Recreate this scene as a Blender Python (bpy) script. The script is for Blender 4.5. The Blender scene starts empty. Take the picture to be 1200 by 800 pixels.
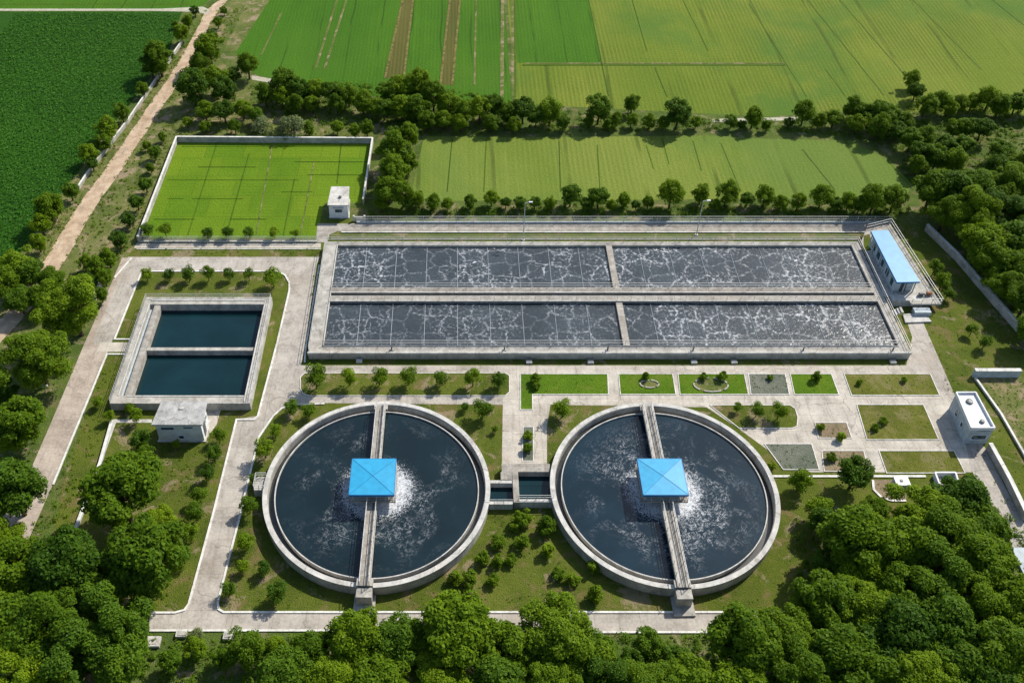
import bpy, math, random
import numpy as np
from mathutils import Vector, Matrix

sc = bpy.context.scene
COL = sc.collection
# ---------------------------------------------------------------- camera
H, TH, F, PX, PY = 110.0, math.radians(41.0), 1177.0, 535.0, 323.0   # height, pitch, focal (px of 1200), principal point
cd = bpy.data.cameras.new('camera'); cam = bpy.data.objects.new('camera', cd); COL.objects.link(cam)
cd.sensor_width = 36; cd.sensor_fit = 'HORIZONTAL'; cd.lens = F / 1200 * 36
cd.shift_x = (600 - PX) / 1200; cd.shift_y = -(400 - PY) / 1200
cd.clip_start = 1; cd.clip_end = 6000
cam.location = (0, 0, H); cam.rotation_euler = (math.pi / 2 - TH, 0, 0)
sc.camera = cam
# ---------------------------------------------------------------- light
SUN_EL, SUN_AZ = math.radians(44), math.radians(47)      # azimuth measured from +Y towards +X
w = bpy.data.worlds.new('World'); sc.world = w; w.use_nodes = True
nt = w.node_tree; bg = nt.nodes['Background']
sky = nt.nodes.new('ShaderNodeTexSky'); sky.sky_type = 'NISHITA'; sky.sun_disc = False
sky.sun_elevation = SUN_EL; sky.sun_rotation = SUN_AZ; sky.air_density = 1.2; sky.dust_density = 1.2
nt.links.new(sky.outputs[0], bg.inputs[0]); bg.inputs[1].default_value = 0.118
sd = bpy.data.lights.new('sun', 'SUN'); sun = bpy.data.objects.new('sun', sd); COL.objects.link(sun)
sd.energy = 4.7; sd.angle = math.radians(0.8); sd.color = (1, 0.94, 0.82)
sdir = Vector((math.sin(SUN_AZ) * math.cos(SUN_EL), math.cos(SUN_AZ) * math.cos(SUN_EL), math.sin(SUN_EL)))
sun.rotation_euler = sdir.to_track_quat('Z', 'Y').to_euler()
vs = sc.view_settings
vs.view_transform = 'Standard'; vs.look = 'None'; vs.gamma = 1; vs.use_curve_mapping = False; vs.exposure = 0.42

# ---------------------------------------------------------------- helpers
ct, st_ = math.cos(TH), math.sin(TH)
def G(px, py, z=0.0):
    d = Vector((px - PX, F * ct + (PY - py) * st_, -F * st_ + (PY - py) * ct))
    t = (H - z) / -d.z
    return Vector((d.x * t, d.y * t, z))
def scale_at(p):                       # pixels (of 1200) per metre at point p
    return F / (p.y * ct + (H - p.z) * st_)
def P2(pts, z=0.0): return [G(x, y, z).to_2d() for x, y in pts]
def Yof(py, z=0.0): return G(PX, py, z).y
def Xof(px, py, z=0.0): return G(px, py, z).x

def tag(o, label=None, cat=None, group=None, kind=None):
    if label: o['label'] = label
    if cat: o['category'] = cat
    if group: o['group'] = group
    if kind: o['kind'] = kind
    return o
def root(name, loc, label, cat, group=None, rz=0.0):
    o = bpy.data.objects.new(name, None); COL.objects.link(o)
    o.location = loc; o.rotation_euler.z = rz; o.empty_display_size = .5
    return tag(o, label, cat, group)
class MB:
    def __init__(s): s.v = []; s.f = []
    def add(s, vs_, fs):
        b = len(s.v); s.v += [tuple(v) for v in vs_]; s.f += [tuple(b + i for i in f) for f in fs]; return s
    def box(s, x0, x1, y0, y1, z0, z1):
        return s.prism([(x0, y0), (x1, y0), (x1, y1), (x0, y1)], z0, z1)
    def prism(s, poly, z0, z1, bottom=True):
        poly = [(p[0], p[1]) for p in poly]
        a = sum(poly[i][0] * poly[(i + 1) % len(poly)][1] - poly[(i + 1) % len(poly)][0] * poly[i][1] for i in range(len(poly)))
        if a < 0: poly = poly[::-1]
        n = len(poly)
        v = [(x, y, z0) for x, y in poly] + [(x, y, z1) for x, y in poly]
        f = [tuple(range(n, 2 * n))] + ([tuple(range(n - 1, -1, -1))] if bottom else [])
        f += [(i, (i + 1) % n, n + (i + 1) % n, n + i) for i in range(n)]
        return s.add(v, f)
    def sheet(s, poly, z):
        poly = [(p[0], p[1]) for p in poly]
        a = sum(poly[i][0] * poly[(i + 1) % len(poly)][1] - poly[(i + 1) % len(poly)][0] * poly[i][1] for i in range(len(poly)))
        if a < 0: poly = poly[::-1]
        return s.add([(x, y, z) for x, y in poly], [tuple(range(len(poly)))])
    def bar(s, a, b, w, h=None):
        a = Vector(a); b = Vector(b); h = h or w; d = (b - a)
        if d.length < 1e-6: return s
        d.normalize(); up = Vector((0, 0, 1)) if abs(d.z) < .95 else Vector((0, 1, 0))
        r = d.cross(up).normalized(); u = r.cross(d)
        v = [p + r * (sx * w / 2) + u * (sy * h / 2) for p in (a, b) for sx, sy in ((-1, -1), (1, -1), (1, 1), (-1, 1))]
        return s.add(v, [(0, 1, 5, 4), (1, 2, 6, 5), (2, 3, 7, 6), (3, 0, 4, 7), (3, 2, 1, 0), (4, 5, 6, 7)])
    def tube(s, pts, radii, n=7):
        b = len(s.v); m = len(pts)
        for i, p in enumerate(pts):
            p = Vector(p); d = (Vector(pts[min(i + 1, m - 1)]) - Vector(pts[max(i - 1, 0)])).normalized()
            up = Vector((1, 0, 0)) if abs(d.x) < .8 else Vector((0, 1, 0))
            r = d.cross(up).normalized(); u = r.cross(d)
            for k in range(n):
                a = 2 * math.pi * k / n
                s.v.append(tuple(p + (r * math.cos(a) + u * math.sin(a)) * radii[i]))
        for i in range(m - 1):
            for k in range(n):
                s.f.append((b + i * n + k, b + i * n + (k + 1) % n, b + (i + 1) * n + (k + 1) % n, b + (i + 1) * n + k))
        s.f.append(tuple(b + k for k in range(n - 1, -1, -1))); s.f.append(tuple(b + (m - 1) * n + k for k in range(n)))
        return s
    def ring(s, c, r0, r1, z0, z1, n=128, a0=0, a1=2 * math.pi):
        full = abs(a1 - a0 - 2 * math.pi) < 1e-6; m = n if full else n + 1
        b = len(s.v)
        for i in range(m):
            a = a0 + (a1 - a0) * i / n
            for r, z in ((r0, z0), (r1, z0), (r1, z1), (r0, z1)):
                s.v.append((c[0] + r * math.cos(a), c[1] + r * math.sin(a), z))
        for i in range(n):
            j = (i + 1) % m
            for k in range(4):
                k2 = (k + 1) % 4
                s.f.append((b + i * 4 + k, b + j * 4 + k, b + j * 4 + k2, b + i * 4 + k2)[::-1])
        return s
    def disc(s, c, r, z, n=128):
        return s.add([(c[0] + r * math.cos(2 * math.pi * i / n), c[1] + r * math.sin(2 * math.pi * i / n), z) for i in range(n)], [tuple(range(n))])
    def build(s, name, mat, parent=None, origin=None, kind=None, bevel=0, smooth=False):
        if origin is None:
            origin = Vector(parent['_o']) if parent is not None and '_o' in parent else Vector((0, 0, 0))
        o3 = Vector(origin)
        me = bpy.data.meshes.new(name)
        me.from_pydata([(x - o3.x, y - o3.y, z - o3.z) for x, y, z in s.v], [], s.f); me.update()
        if smooth: me.shade_smooth()
        o = bpy.data.objects.new(name, me); COL.objects.link(o); me.materials.append(mat)
        if parent is not None: o.parent = parent
        else: o.location = o3
        if bevel:
            m = o.modifiers.new('bevel', 'BEVEL'); m.width = bevel; m.segments = 2; m.limit_method = 'ANGLE'
        if kind: o['kind'] = kind
        return o
_roots = []
def thing(name, loc, label, cat, group=None):
    o = root(name, loc, label, cat, group); o['_o'] = tuple(loc); _roots.append(o); return o

# ---------------------------------------------------------------- materials
def lin(r, g, b): return tuple(((c / 255) / 12.92 if c / 255 <= .04045 else ((c / 255 + .055) / 1.055) ** 2.4) for c in (r, g, b)) + (1,)
class NT:
    def __init__(s, name):
        s.m = bpy.data.materials.new(name); s.m.use_nodes = True; s.t = s.m.node_tree; s.n = s.t.nodes
        s.b = s.n['Principled BSDF']; s.out = s.n['Material Output']
    def node(s, typ, **kw):
        n = s.n.new('ShaderNode' + typ)
        for k, v in kw.items():
            if k in n.bl_rna.properties: setattr(n, k, v)
        return n
    def link(s, a, b): s.t.links.new(a, b)
    def setin(s, sock, v):
        if hasattr(v, 'is_output') or isinstance(v, bpy.types.NodeSocket): s.link(v, sock)
        else: sock.default_value = v
    def pos(s): return s.node('NewGeometry').outputs['Position']
    def obj(s): return s.node('TexCoord').outputs['Object']
    def mapping(s, vec, scale=(1, 1, 1), rot=(0, 0, 0), loc=(0, 0, 0)):
        m = s.node('Mapping'); s.link(vec, m.inputs[0]); m.inputs['Scale'].default_value = scale
        m.inputs['Rotation'].default_value = rot; m.inputs['Location'].default_value = loc; return m.outputs[0]
    def noise(s, vec, scale, detail=4, rough=.55, dist=0):
        n = s.node('TexNoise'); s.link(vec, n.inputs['Vector']); n.inputs['Scale'].default_value = scale
        n.inputs['Detail'].default_value = detail; n.inputs['Roughness'].default_value = rough; n.inputs['Distortion'].default_value = dist
        return n.outputs['Fac']
    def ramp(s, fac, stops, interp='LINEAR'):
        r = s.node('ValToRGB'); s.link(fac, r.inputs[0]); e = r.color_ramp.elements; r.color_ramp.interpolation = interp
        while len(e) < len(stops): e.new(.5)
        for i, (p, c) in enumerate(stops):
            e[i].position = p; e[i].color = c if len(c) == 4 else tuple(c) + (1,)
        return r.outputs[0]
    def mix(s, fac, a, b, mode='MIX'):
        m = s.node('Mix', data_type='RGBA', blend_type=mode)
        s.setin(m.inputs[0], fac); s.setin(m.inputs[6], a); s.setin(m.inputs[7], b); return m.outputs[2]
    def math(s, op, a, b=0.0, c=None, clamp=False):
        m = s.node('Math', operation=op, use_clamp=clamp); s.setin(m.inputs[0], a); s.setin(m.inputs[1], b)
        if c is not None: s.setin(m.inputs[2], c)
        return m.outputs[0]
    def smooth(s, v, lo, hi):
        m = s.node('MapRange', interpolation_type='SMOOTHSTEP'); s.link(v, m.inputs[0])
        m.inputs[1].default_value = lo; m.inputs[2].default_value = hi; m.inputs[3].default_value = 0; m.inputs[4].default_value = 1
        return m.outputs[0]
    def xyz(s, v):
        n = s.node('SeparateXYZ'); s.link(v, n.inputs[0]); return n.outputs
    def bump(s, h, strength=.4, dist=.1):
        b = s.node('Bump'); s.link(h, b.inputs['Height']); b.inputs['Strength'].default_value = strength; b.inputs['Distance'].default_value = dist
        s.link(b.outputs[0], s.b.inputs['Normal'])
    def done(s, color=None, rough=.85, spec=.3):
        if color is not None: s.setin(s.b.inputs['Base Color'], color)
        s.setin(s.b.inputs['Roughness'], rough); s.b.inputs['Specular IOR Level'].default_value = spec
        return s.m
M = {}
def g3(a): return a if len(a) == 4 else tuple(a) + (1,)

def concrete(name, c0, c1, c2, scale=.35, joints=None, stain=.5):
    t = NT(name); p = t.pos()
    a = t.noise(p, scale, 6, .65, .3); b = t.noise(p, scale * 9, 5, .7); c = t.noise(p, .09, 3, .6)
    col = t.ramp(t.math('MULTIPLY_ADD', b, .45, t.math('MULTIPLY', a, .6)), [(.36, g3(c0)), (.51, g3(c1)), (.64, g3(c2))])
    col = t.mix(t.math('MULTIPLY', t.smooth(c, .5, .72), stain), col, (.27, .215, .16, 1), 'MULTIPLY' if False else 'MIX')
    wv = t.node('VectorMath', operation='MULTIPLY_ADD'); nz = t.node('TexNoise'); t.link(p, nz.inputs['Vector']); nz.inputs['Scale'].default_value = .5; t.link(nz.outputs['Color'], wv.inputs[0]); wv.inputs[1].default_value = (3, 3, 0); t.link(p, wv.inputs[2])
    vo = t.node('TexVoronoi', feature='DISTANCE_TO_EDGE', voronoi_dimensions='2D'); t.link(wv.outputs[0], vo.inputs['Vector']); vo.inputs['Scale'].default_value = .16
    col = t.mix(t.math('MULTIPLY', t.math('SUBTRACT', 1.0, t.smooth(vo.outputs['Distance'], .0, .022)), t.math('MULTIPLY', t.smooth(c, .42, .55), .5)), col, (.12, .105, .085, 1))
    d_ = t.noise(t.mapping(p, (1.2, .16, .16)), 1, 5, .7)
    col = t.mix(t.math('MULTIPLY', t.smooth(d_, .5, .7), .45), col, (.2, .18, .15, 1))
    if joints:
        br = t.node('TexBrick'); t.link(p, br.inputs['Vector']); br.offset = 0
        br.inputs['Scale'].default_value = 1; br.inputs['Mortar Size'].default_value = .03
        br.inputs['Brick Width'].default_value = joints[0]; br.inputs['Row Height'].default_value = joints[1]
        br.inputs['Color1'].default_value = (1, 1, 1, 1); br.inputs['Color2'].default_value = (.9, .89, .88, 1); br.inputs['Mortar'].default_value = (.7, .67, .63, 1)
        col = t.mix(1, col, br.outputs['Color'], 'MULTIPLY')
    t.bump(b, .25, .05)
    return t.done(col, .9, .2)
M['road'] = concrete('concrete_road', (.21, .19, .165), (.36, .33, .295), (.46, .425, .38), .3, (5.5, 5.0), .35)
M['plaza'] = concrete('plaza_paving', (.27, .25, .22), (.42, .385, .335), (.53, .49, .43), .4, (3.0, 3.0), .4)
M['wallc'] = concrete('weathered_concrete', (.18, .17, .155), (.33, .315, .285), (.47, .45, .41), .6, None, .3)
M['coping'] = concrete('pale_coping', (.27, .265, .25), (.43, .42, .395), (.57, .55, .52), .8, None, .15)
M['walk'] = concrete('walkway_slab', (.16, .15, .135), (.29, .27, .24), (.42, .39, .35), .9, (1.5, 2.2), .3)
M['roofc'] = concrete('stained_roof', (.13, .13, .13), (.32, .32, .315), (.45, .45, .44), .8, None, .2)
M['kerb'] = concrete('painted_kerb', (.36, .35, .32), (.56, .55, .52), (.7, .69, .65), 1.2, None, .1)
M['dirt'] = concrete('dirt_track', (.24, .165, .105), (.39, .285, .195), (.52, .41, .30), .5, None, .35)
M['oldroad'] = concrete('dusty_road', (.2, .165, .135), (.35, .295, .25), (.45, .385, .33), .3, (9, 5.0), .5)

def plain(name, c, rough=.6, spec=.4, var=.15, metal=0):
    t = NT(name); n = t.noise(t.pos(), 1.1, 5, .65)
    c = g3(c); d = tuple(x * (1 - var * 1.6) for x in c[:3]) + (1,)
    t.b.inputs['Metallic'].default_value = metal
    return t.done(t.ramp(n, [(.35, d), (.6, c)]), rough, spec)
M['white'] = plain('white_render', (.66, .67, .68), .8, .2, .12)
M['greyrender'] = plain('grey_blue_render', (.42, .47, .5), .8, .2, .15)
M['glass'] = plain('dark_window', (.012, .05, .065), .12, .6, 0)
M['metal'] = plain('galvanised_rail', (.5, .5, .49), .5, .5, .15, .1)
M['darkmetal'] = plain('dark_steel', (.09, .1, .11), .5, .5, .2, .2)
M['darkwet'] = plain('wet_dark_concrete', (.035, .04, .038), .25, .5, .3)
M['pipe'] = plain('pale_pipe', (.26, .29, .32), .4, .5, .2)
M['blue2'] = plain('blue_fascia', (.012, .18, .42), .5, .4, .1)
M['orange'] = plain('rust_steel', (.3, .12, .05), .7, .3, .2)
def roofmat(name, c, pitch, axis=0):
    t = NT(name); p = t.obj(); w_ = t.node('TexWave', wave_type='BANDS', bands_direction='X' if axis == 0 else 'Y')
    t.link(p, w_.inputs[0]); w_.inputs['Scale'].default_value = pitch; w_.inputs['Distortion'].default_value = 0
    n = t.noise(p, .8, 5, .6)
    c = g3(c); col = t.ramp(n, [(.3, tuple(x * .8 for x in c[:3]) + (1,)), (.65, c)])
    t.bump(w_.outputs['Fac'], .12, .03)
    return t.done(col, .42, .4)
M['blue'] = roofmat('blue_sheet_roof', (.022, .30, .53), 2.6)
M['bluelight'] = roofmat('light_blue_sheet_roof', (.10, .30, .50), 1.4, 1)

def grassy(name, a, b, c, dry=(.2, .17, .07), dryamt=.3, soil=0.0, scale=.12, tufts=.35):
    t = NT(name); p = t.pos()
    n1 = t.noise(p, scale, 5, .6, .4); n2 = t.noise(p, 1.3, 5, .7); n3 = t.noise(p, 5.5, 3, .7); n4 = t.noise(p, scale * 2.7, 5, .65, .8)
    v = t.math('ADD', t.math('MULTIPLY', n1, .45), t.math('ADD', t.math('MULTIPLY', n2, .25), t.math('MULTIPLY', n3, tufts * .85)))
    col = t.ramp(v, [(.36, g3(a)), (.5, g3(b)), (.64, g3(c))])
    col = t.mix(t.math('MULTIPLY', t.smooth(n4, .5, .68), dryamt), col, g3(dry))
    if soil: col = t.mix(t.math('MULTIPLY', t.smooth(t.noise(p, .22, 6, .7, .5), .55, .63), soil), col, (.30, .225, .155, 1))
    t.bump(n3, .9, .25)
    return t.done(col, .95, .1)
M['ground'] = grassy('rough_ground', (.035, .062, .013), (.075, .115, .022), (.14, .165, .04), (.2, .15, .08), .55, .55)
M['lawn'] = grassy('mown_lawn', (.042, .066, .009), (.085, .112, .014), (.135, .15, .026), (.165, .125, .055), .85, .6)
M['lawnbright'] = grassy('bright_lawn', (.04, .09, .006), (.075, .145, .008), (.11, .18, .012), (.15, .15, .03), .4, 0)
M['lawnolive'] = grassy('olive_lawn', (.065, .08, .014), (.115, .125, .02), (.175, .175, .045), (.22, .18, .08), .45, .25)
M['gravel'] = grassy('grey_planting', (.07, .085, .06), (.13, .145, .11), (.2, .2, .165), (.2, .19, .15), .3, 0)
M['verge'] = grassy('dry_verge', (.05, .075, .016), (.11, .135, .033), (.21, .19, .08), (.3, .225, .14), .8, .85)
M['soil'] = grassy('bare_soil', (.16, .12, .075), (.24, .185, .12), (.33, .27, .2), (.1, .14, .04), .4, 0)

def crop(name, c0, c1, c2, rows=1.0, rowamt=.35, axis='X', patch=(.05, .12, .01), patchamt=0.0, tram=0, noisy=.35, plots=None):
    t = NT(name); p = t.pos()
    w1 = t.node('TexWave', wave_type='BANDS', bands_direction=axis); t.link(p, w1.inputs[0])
    w1.inputs['Scale'].default_value = .314 / rows; w1.inputs['Distortion'].default_value = .7; w1.inputs['Detail'].default_value = 3; w1.inputs['Detail Scale'].default_value = .35
    s_ = (.03, .012, .03) if axis == 'X' else (.012, .03, .03)
    n1 = t.noise(t.mapping(p, tuple(k * 1.6 for k in s_)), 1, 5, .6, .5); n2 = t.noise(p, 2.2, 5, .75)
    nb = t.noise(t.mapping(p, (.9, .02, 1) if axis == 'X' else (.02, .9, 1)), 1, 4, .7)
    v = t.math('ADD', t.math('MULTIPLY', n1, .45), t.math('ADD', t.math('MULTIPLY', n2, noisy), t.math('MULTIPLY', nb, .22)))
    col = t.ramp(v, [(.34, g3(c0)), (.54, g3(c1)), (.72, g3(c2))])
    amt = t.math('MULTIPLY', w1.outputs['Fac'], t.math('MULTIPLY', t.math('MULTIPLY_ADD', t.smooth(t.noise(p, .035, 4, .65), .38, .66), .65, .35), rowamt))
    col = t.mix(amt, col, tuple(x * .42 for x in g3(c0)[:3]) + (1,))
    if patchamt: col = t.mix(t.math('MULTIPLY', t.smooth(t.noise(p, .02, 5, .6, .3), .48, .62), patchamt), col, g3(patch))
    if plots:
        br = t.node('TexBrick'); t.link(t.mapping(p, rot=(0, 0, math.pi / 2) if plots[0] > 20 else (0, 0, 0)), br.inputs['Vector']); br.inputs['Scale'].default_value = 1; br.inputs['Mortar Size'].default_value = plots[2]; br.inputs['Mortar Smooth'].default_value = .6
        br.inputs['Brick Width'].default_value = plots[0]; br.inputs['Row Height'].default_value = plots[1]
        br.inputs['Color1'].default_value = (1, 1, 1, 1); br.inputs['Color2'].default_value = plots[3]; br.inputs['Mortar'].default_value = (.75, .75, .8, 1)
        col = t.mix(1, col, br.outputs['Color'], 'MULTIPLY')
    if tram:
        w2 = t.node('TexWave', wave_type='BANDS', bands_direction=axis); t.link(p, w2.inputs[0])
        w2.inputs['Scale'].default_value = .314 / tram; w2.inputs['Distortion'].default_value = .9
        col = t.mix(t.math('MULTIPLY', t.smooth(w2.outputs['Fac'], .985, .999), t.math('MULTIPLY', t.smooth(t.noise(p, .03, 3, .6), .42, .58), .6)), col, tuple(x * .45 for x in g3(c0)[:3]) + (1,))
    t.bump(n2, .8, .3)
    return t.done(col, .9, .12)
M['fieldA'] = crop('dark_crop', (.009, .04, .002), (.015, .062, .003), (.024, .085, .004), .8, .35, 'Y', noisy=.6)
M['fieldB'] = crop('green_crop', (.032, .098, .005), (.055, .14, .006), (.085, .18, .009), .8, .3, 'X', (.07, .14, .012), .35, 7, plots=(400, 11, .02, (.8, .92, .8, 1)))
M['fieldC'] = crop('yellow_green_crop', (.085, .135, .012), (.125, .172, .016), (.185, .21, .03), .9, .5, 'X', (.07, .14, .018), .8, 13, noisy=.5, plots=(400, 7, .05, (.88, .93, .9, 1)))
M['fieldD'] = crop('pasture', (.09, .14, .018), (.13, .182, .024), (.185, .22, .042), .95, .22, 'X', (.085, .155, .03), .5, 14, noisy=.5)
M['fieldE'] = crop('rice_plot', (.075, .145, .005), (.115, .195, .007), (.155, .225, .012), .9, .18, 'Y', (.06, .13, .003), .5, noisy=.6, plots=(7.5, 6.2, .12, (.68, .84, .7, 1)))
M['stubble'] = crop('brown_strip', (.06, .075, .015), (.10, .095, .022), (.12, .115, .03), .8, .4, 'X')
M['bund'] = plain('dry_bund', (.17, .15, .05), .95, .1, .4)
M['canal'] = plain('pale_track', (.4, .38, .3), .9, .2, .2)

def water(name, deep, rough=.12, kind=None, wave=1.2, wstr=.25, centre=None, R=15, hole=3.3, seed=0, dens=1.0):
    t = NT(name); p = t.pos(); foam = None
    n = t.noise(p, wave, 4, .6, .5)
    col = t.mix(t.smooth(t.noise(p, .13, 4, .6), .35, .7), g3(deep), tuple(x * 1.45 for x in g3(deep)[:3]) + (1,))
    if kind == 'aer':
        nz = t.node('TexNoise'); t.link(t.mapping(p, loc=(seed, seed, 0)), nz.inputs['Vector']); nz.inputs['Scale'].default_value = .55; nz.inputs['Detail'].default_value = 4; nz.inputs['Roughness'].default_value = .65
        off = t.node('VectorMath', operation='MULTIPLY_ADD'); t.link(nz.outputs['Color'], off.inputs[0]); off.inputs[1].default_value = (2.6, 2.6, 0); t.link(p, off.inputs[2])
        def vor(scale, wd):
            v = t.node('TexVoronoi', feature='DISTANCE_TO_EDGE', voronoi_dimensions='2D'); t.link(off.outputs[0], v.inputs['Vector']); v.inputs['Scale'].default_value = scale
            v.inputs['Randomness'].default_value = .85
            m = t.node('MapRange', interpolation_type='SMOOTHSTEP'); t.link(v.outputs['Distance'], m.inputs[0]); m.inputs[1].default_value = wd; m.inputs[2].default_value = 0
            return m.outputs[0]
        patch = t.smooth(t.noise(t.mapping(p, loc=(0, seed * 3, 0)), .13, 3, .5), .38, .6)
        fine = t.noise(p, 2.1, 4, .75)
        big = t.math('MULTIPLY', vor(.3, .075), t.smooth(fine, .36, .64))
        small = t.math('MULTIPLY', t.math('MULTIPLY', vor(.75, .12), t.smooth(fine, .42, .62)), patch)
        frag = t.math('MULTIPLY', t.smooth(fine, .5, .74), .3)
        foam = t.math('MULTIPLY', t.math('ADD', t.math('ADD', t.math('MULTIPLY', big, .8), t.math('MULTIPLY', small, .55)), frag, clamp=True), t.math('MULTIPLY_ADD', patch, .6, .28), clamp=True)
        x_, y_, z_ = t.xyz(p); weak = t.math('MULTIPLY', t.math('LESS_THAN', y_, Yof(345, 1.35)), t.math('LESS_THAN', x_, Xof(722, 345, 1.35)))
        foam = t.math('MULTIPLY', foam, t.math('SUBTRACT', 1.0, t.math('MULTIPLY', weak, .42)))
    if kind == 'clar':
        s = t.node('VectorMath', operation='SUBTRACT'); t.link(p, s.inputs[0]); s.inputs[1].default_value = (centre[0], centre[1], 0)
        x, y, z = t.xyz(s.outputs[0]); r = t.math('SQRT', t.math('ADD', t.math('MULTIPLY', x, x), t.math('MULTIPLY', y, y)))
        ang = t.math('ARCTAN2', y, x)
        pol = t.node('CombineXYZ'); t.link(t.math('MULTIPLY', r, .5), pol.inputs[0]); t.link(t.math('MULTIPLY', ang, 1.1), pol.inputs[1]); pol.inputs[2].default_value = seed
        st1 = t.noise(pol.outputs[0], 2.4, 6, .72, 1.2); fine = t.noise(p, 1.7, 5, .8, 1.0); arc = t.noise(t.mapping(p, loc=(seed * 5, seed * 2, 0)), .16, 4, .6, 1.2)
        netn = t.noise(t.mapping(p, loc=(seed * 9, 0, 0)), .42, 6, .7, 1.4)
        net2 = t.noise(t.mapping(p, loc=(0, seed * 7, 0)), .8, 5, .7, 1.0)
        line2 = t.math('SUBTRACT', 1.0, t.math('MULTIPLY', t.math('ABSOLUTE', t.math('SUBTRACT', netn, .5)), 48), clamp=True)
        line3 = t.math('SUBTRACT', 1.0, t.math('MULTIPLY', t.math('ABSOLUTE', t.math('SUBTRACT', net2, .5)), 42), clamp=True)
        line = t.math('SUBTRACT', 1.0, t.math('MULTIPLY', t.math('ABSOLUTE', t.math('SUBTRACT', st1, .5)), 34), clamp=True)
        midr = t.math('MULTIPLY', t.smooth(r, R * 1.0, R * .42), t.smooth(arc, .42, .6))
        right = t.math('MULTIPLY_ADD', t.math('DIVIDE', x, R), .18, .8)
        line = t.math('MAXIMUM', t.math('MULTIPLY', line, .8), t.math('MAXIMUM', t.math('MULTIPLY', line2, .8), t.math('MULTIPLY', line3, .4)))
        a_ = t.math('MULTIPLY', t.math('MULTIPLY', line, t.smooth(fine, .44, .56)), t.math('MULTIPLY', midr, right))
        b_ = t.math('MULTIPLY', t.smooth(fine, .62, .7), t.math('MULTIPLY', midr, .25))
        churn = t.noise(p, 2.6, 5, .8, 2.0)
        cen = t.math('GREATER_THAN', t.math('ADD', churn, t.math('MULTIPLY', t.smooth(r, hole + 3.4, hole - .3), .2)), .64)
        cen = t.math('MULTIPLY', cen, t.smooth(r, hole + 3.6, hole + 1.2))
        cen2 = t.math('MULTIPLY', t.smooth(r, hole + 1.9, hole), t.smooth(x, -4.5, 3.5))
        foam = t.math('ADD', t.math('ADD', t.math('MULTIPLY', t.math('POWER', a_, 1.4), 1.25 * dens), t.math('MULTIPLY', b_, dens * .6)), t.math('ADD', t.math('MULTIPLY', cen, .7), t.math('MULTIPLY', t.math('MULTIPLY', cen2, t.smooth(fine, .46, .62)), .7)), clamp=True)
    rr = rough
    if foam is not None:
        col = t.mix(foam, col, (.56, .58, .62, 1)); rr = t.math('MULTIPLY_ADD', foam, .6, rough)
    t.bump(n, wstr, .12)
    return t.done(col, rr, .32)
M['w_aer'] = water('aerated_water', (.032, .040, .046), .2, 'aer', 2.0, .4, seed=2)
M['w_pond'] = water('still_pond_water', (.003, .017, .021), .05, None, .7, .04)

def leafmat(name, c, var=.28, trans=.28):
    t = NT(name); oi = t.node('ObjectInfo'); ge = t.node('NewGeometry')
    n = t.noise(t.obj(), .75, 3, .6)
    c = g3(c)
    dark = (c[0] * .55, c[1] * .66, c[2] * .8, 1); lite = (c[0] * 1.6, c[1] * 1.42, c[2] * 1.1, 1)
    v = t.math('ADD', t.math('MULTIPLY', n, .7), t.math('ADD', t.math('MULTIPLY', ge.outputs['Random Per Island'], .32), t.math('MULTIPLY', oi.outputs['Random'], .42)))
    col = t.ramp(v, [(.42, dark), (.72, c), (1.0, lite)])
    t.done(col, .6, .1)
    tr = t.node('BsdfTranslucent'); t.link(t.mix(.5, col, (c[0] * 2.2, c[1] * 1.8, c[2] * .6, 1)), tr.inputs[0])
    mx = t.node('MixShader'); mx.inputs[0].default_value = trans
    t.link(t.b.outputs[0], mx.inputs[1]); t.link(tr.outputs[0], mx.inputs[2]); t.link(mx.outputs[0], t.out.inputs[0])
    return t.m
M['leaf'] = leafmat('green_leaves', (.100, .176, .007), trans=.42)
M['leafdark'] = leafmat('dark_leaves', (.064, .13, .008), trans=.38)
M['leafyoung'] = leafmat('young_leaves', (.128, .21, .009), trans=.42)
M['leafpale'] = leafmat('pale_leaves', (.17, .21, .08))
M['croptuft'] = leafmat('crop_leaves', (.022, .088, .004), trans=.15)
M['bark'] = plain('bark', (.09, .065, .045), .9, .1, .3)

# ---------------------------------------------------------------- ground, fields, roads (setting)
def sheet(name, pts, z, mat, world=False):
    q = pts if world else P2(pts, z)
    return MB().sheet(q, z).build(name, mat, kind='structure')
MB().sheet([(-2500, -1500), (2500, -1500), (2500, 4000), (-2500, 4000)], 0).build('ground', M['ground'], kind='structure')

YF = 700.0                                         # far end of the fields
def up(px, py, X=None, Y=YF):                      # continue a field edge through a pixel, parallel to the rows
    return (G(px, py).x, Y)
# left dark crop field
fA = P2([(213, 14), (198, 62), (160, 112), (128, 152), (92, 200), (58, 245), (22, 300), (-10, 345), (-60, 400)])
sheet('crop_field', fA + [(-300, fA[-1].y), (-300, fA[0].y)], .012, M['fieldA'], True)
fa_poly = [tuple(p) for p in fA] + [(-105, fA[-1].y), (-105, fA[0].y)]
y13, y9, y4 = Yof(13), Yof(9.5), Yof(3)
sheet('far_field', [(-300, y13 + .1), (G(232, 13).x, y13 + .1), (G(244, 2).x, Yof(2)), (G(252, -8).x, YF), (-300, YF)], .008, M['fieldB'], True)
sheet('field_track', [(-300, Yof(13)), (G(240, 13).x, Yof(13)), (G(240, 10.5).x, Yof(10.5)), (-300, Yof(10.5))], .016, M['canal'], True)
sheet('field_ditch', [(-300, Yof(6)), (G(222, 6).x, Yof(6)), (G(222, 4.5).x, Yof(4.5)), (-300, Yof(4.5))], .016, M['leafdark'], True)
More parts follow.
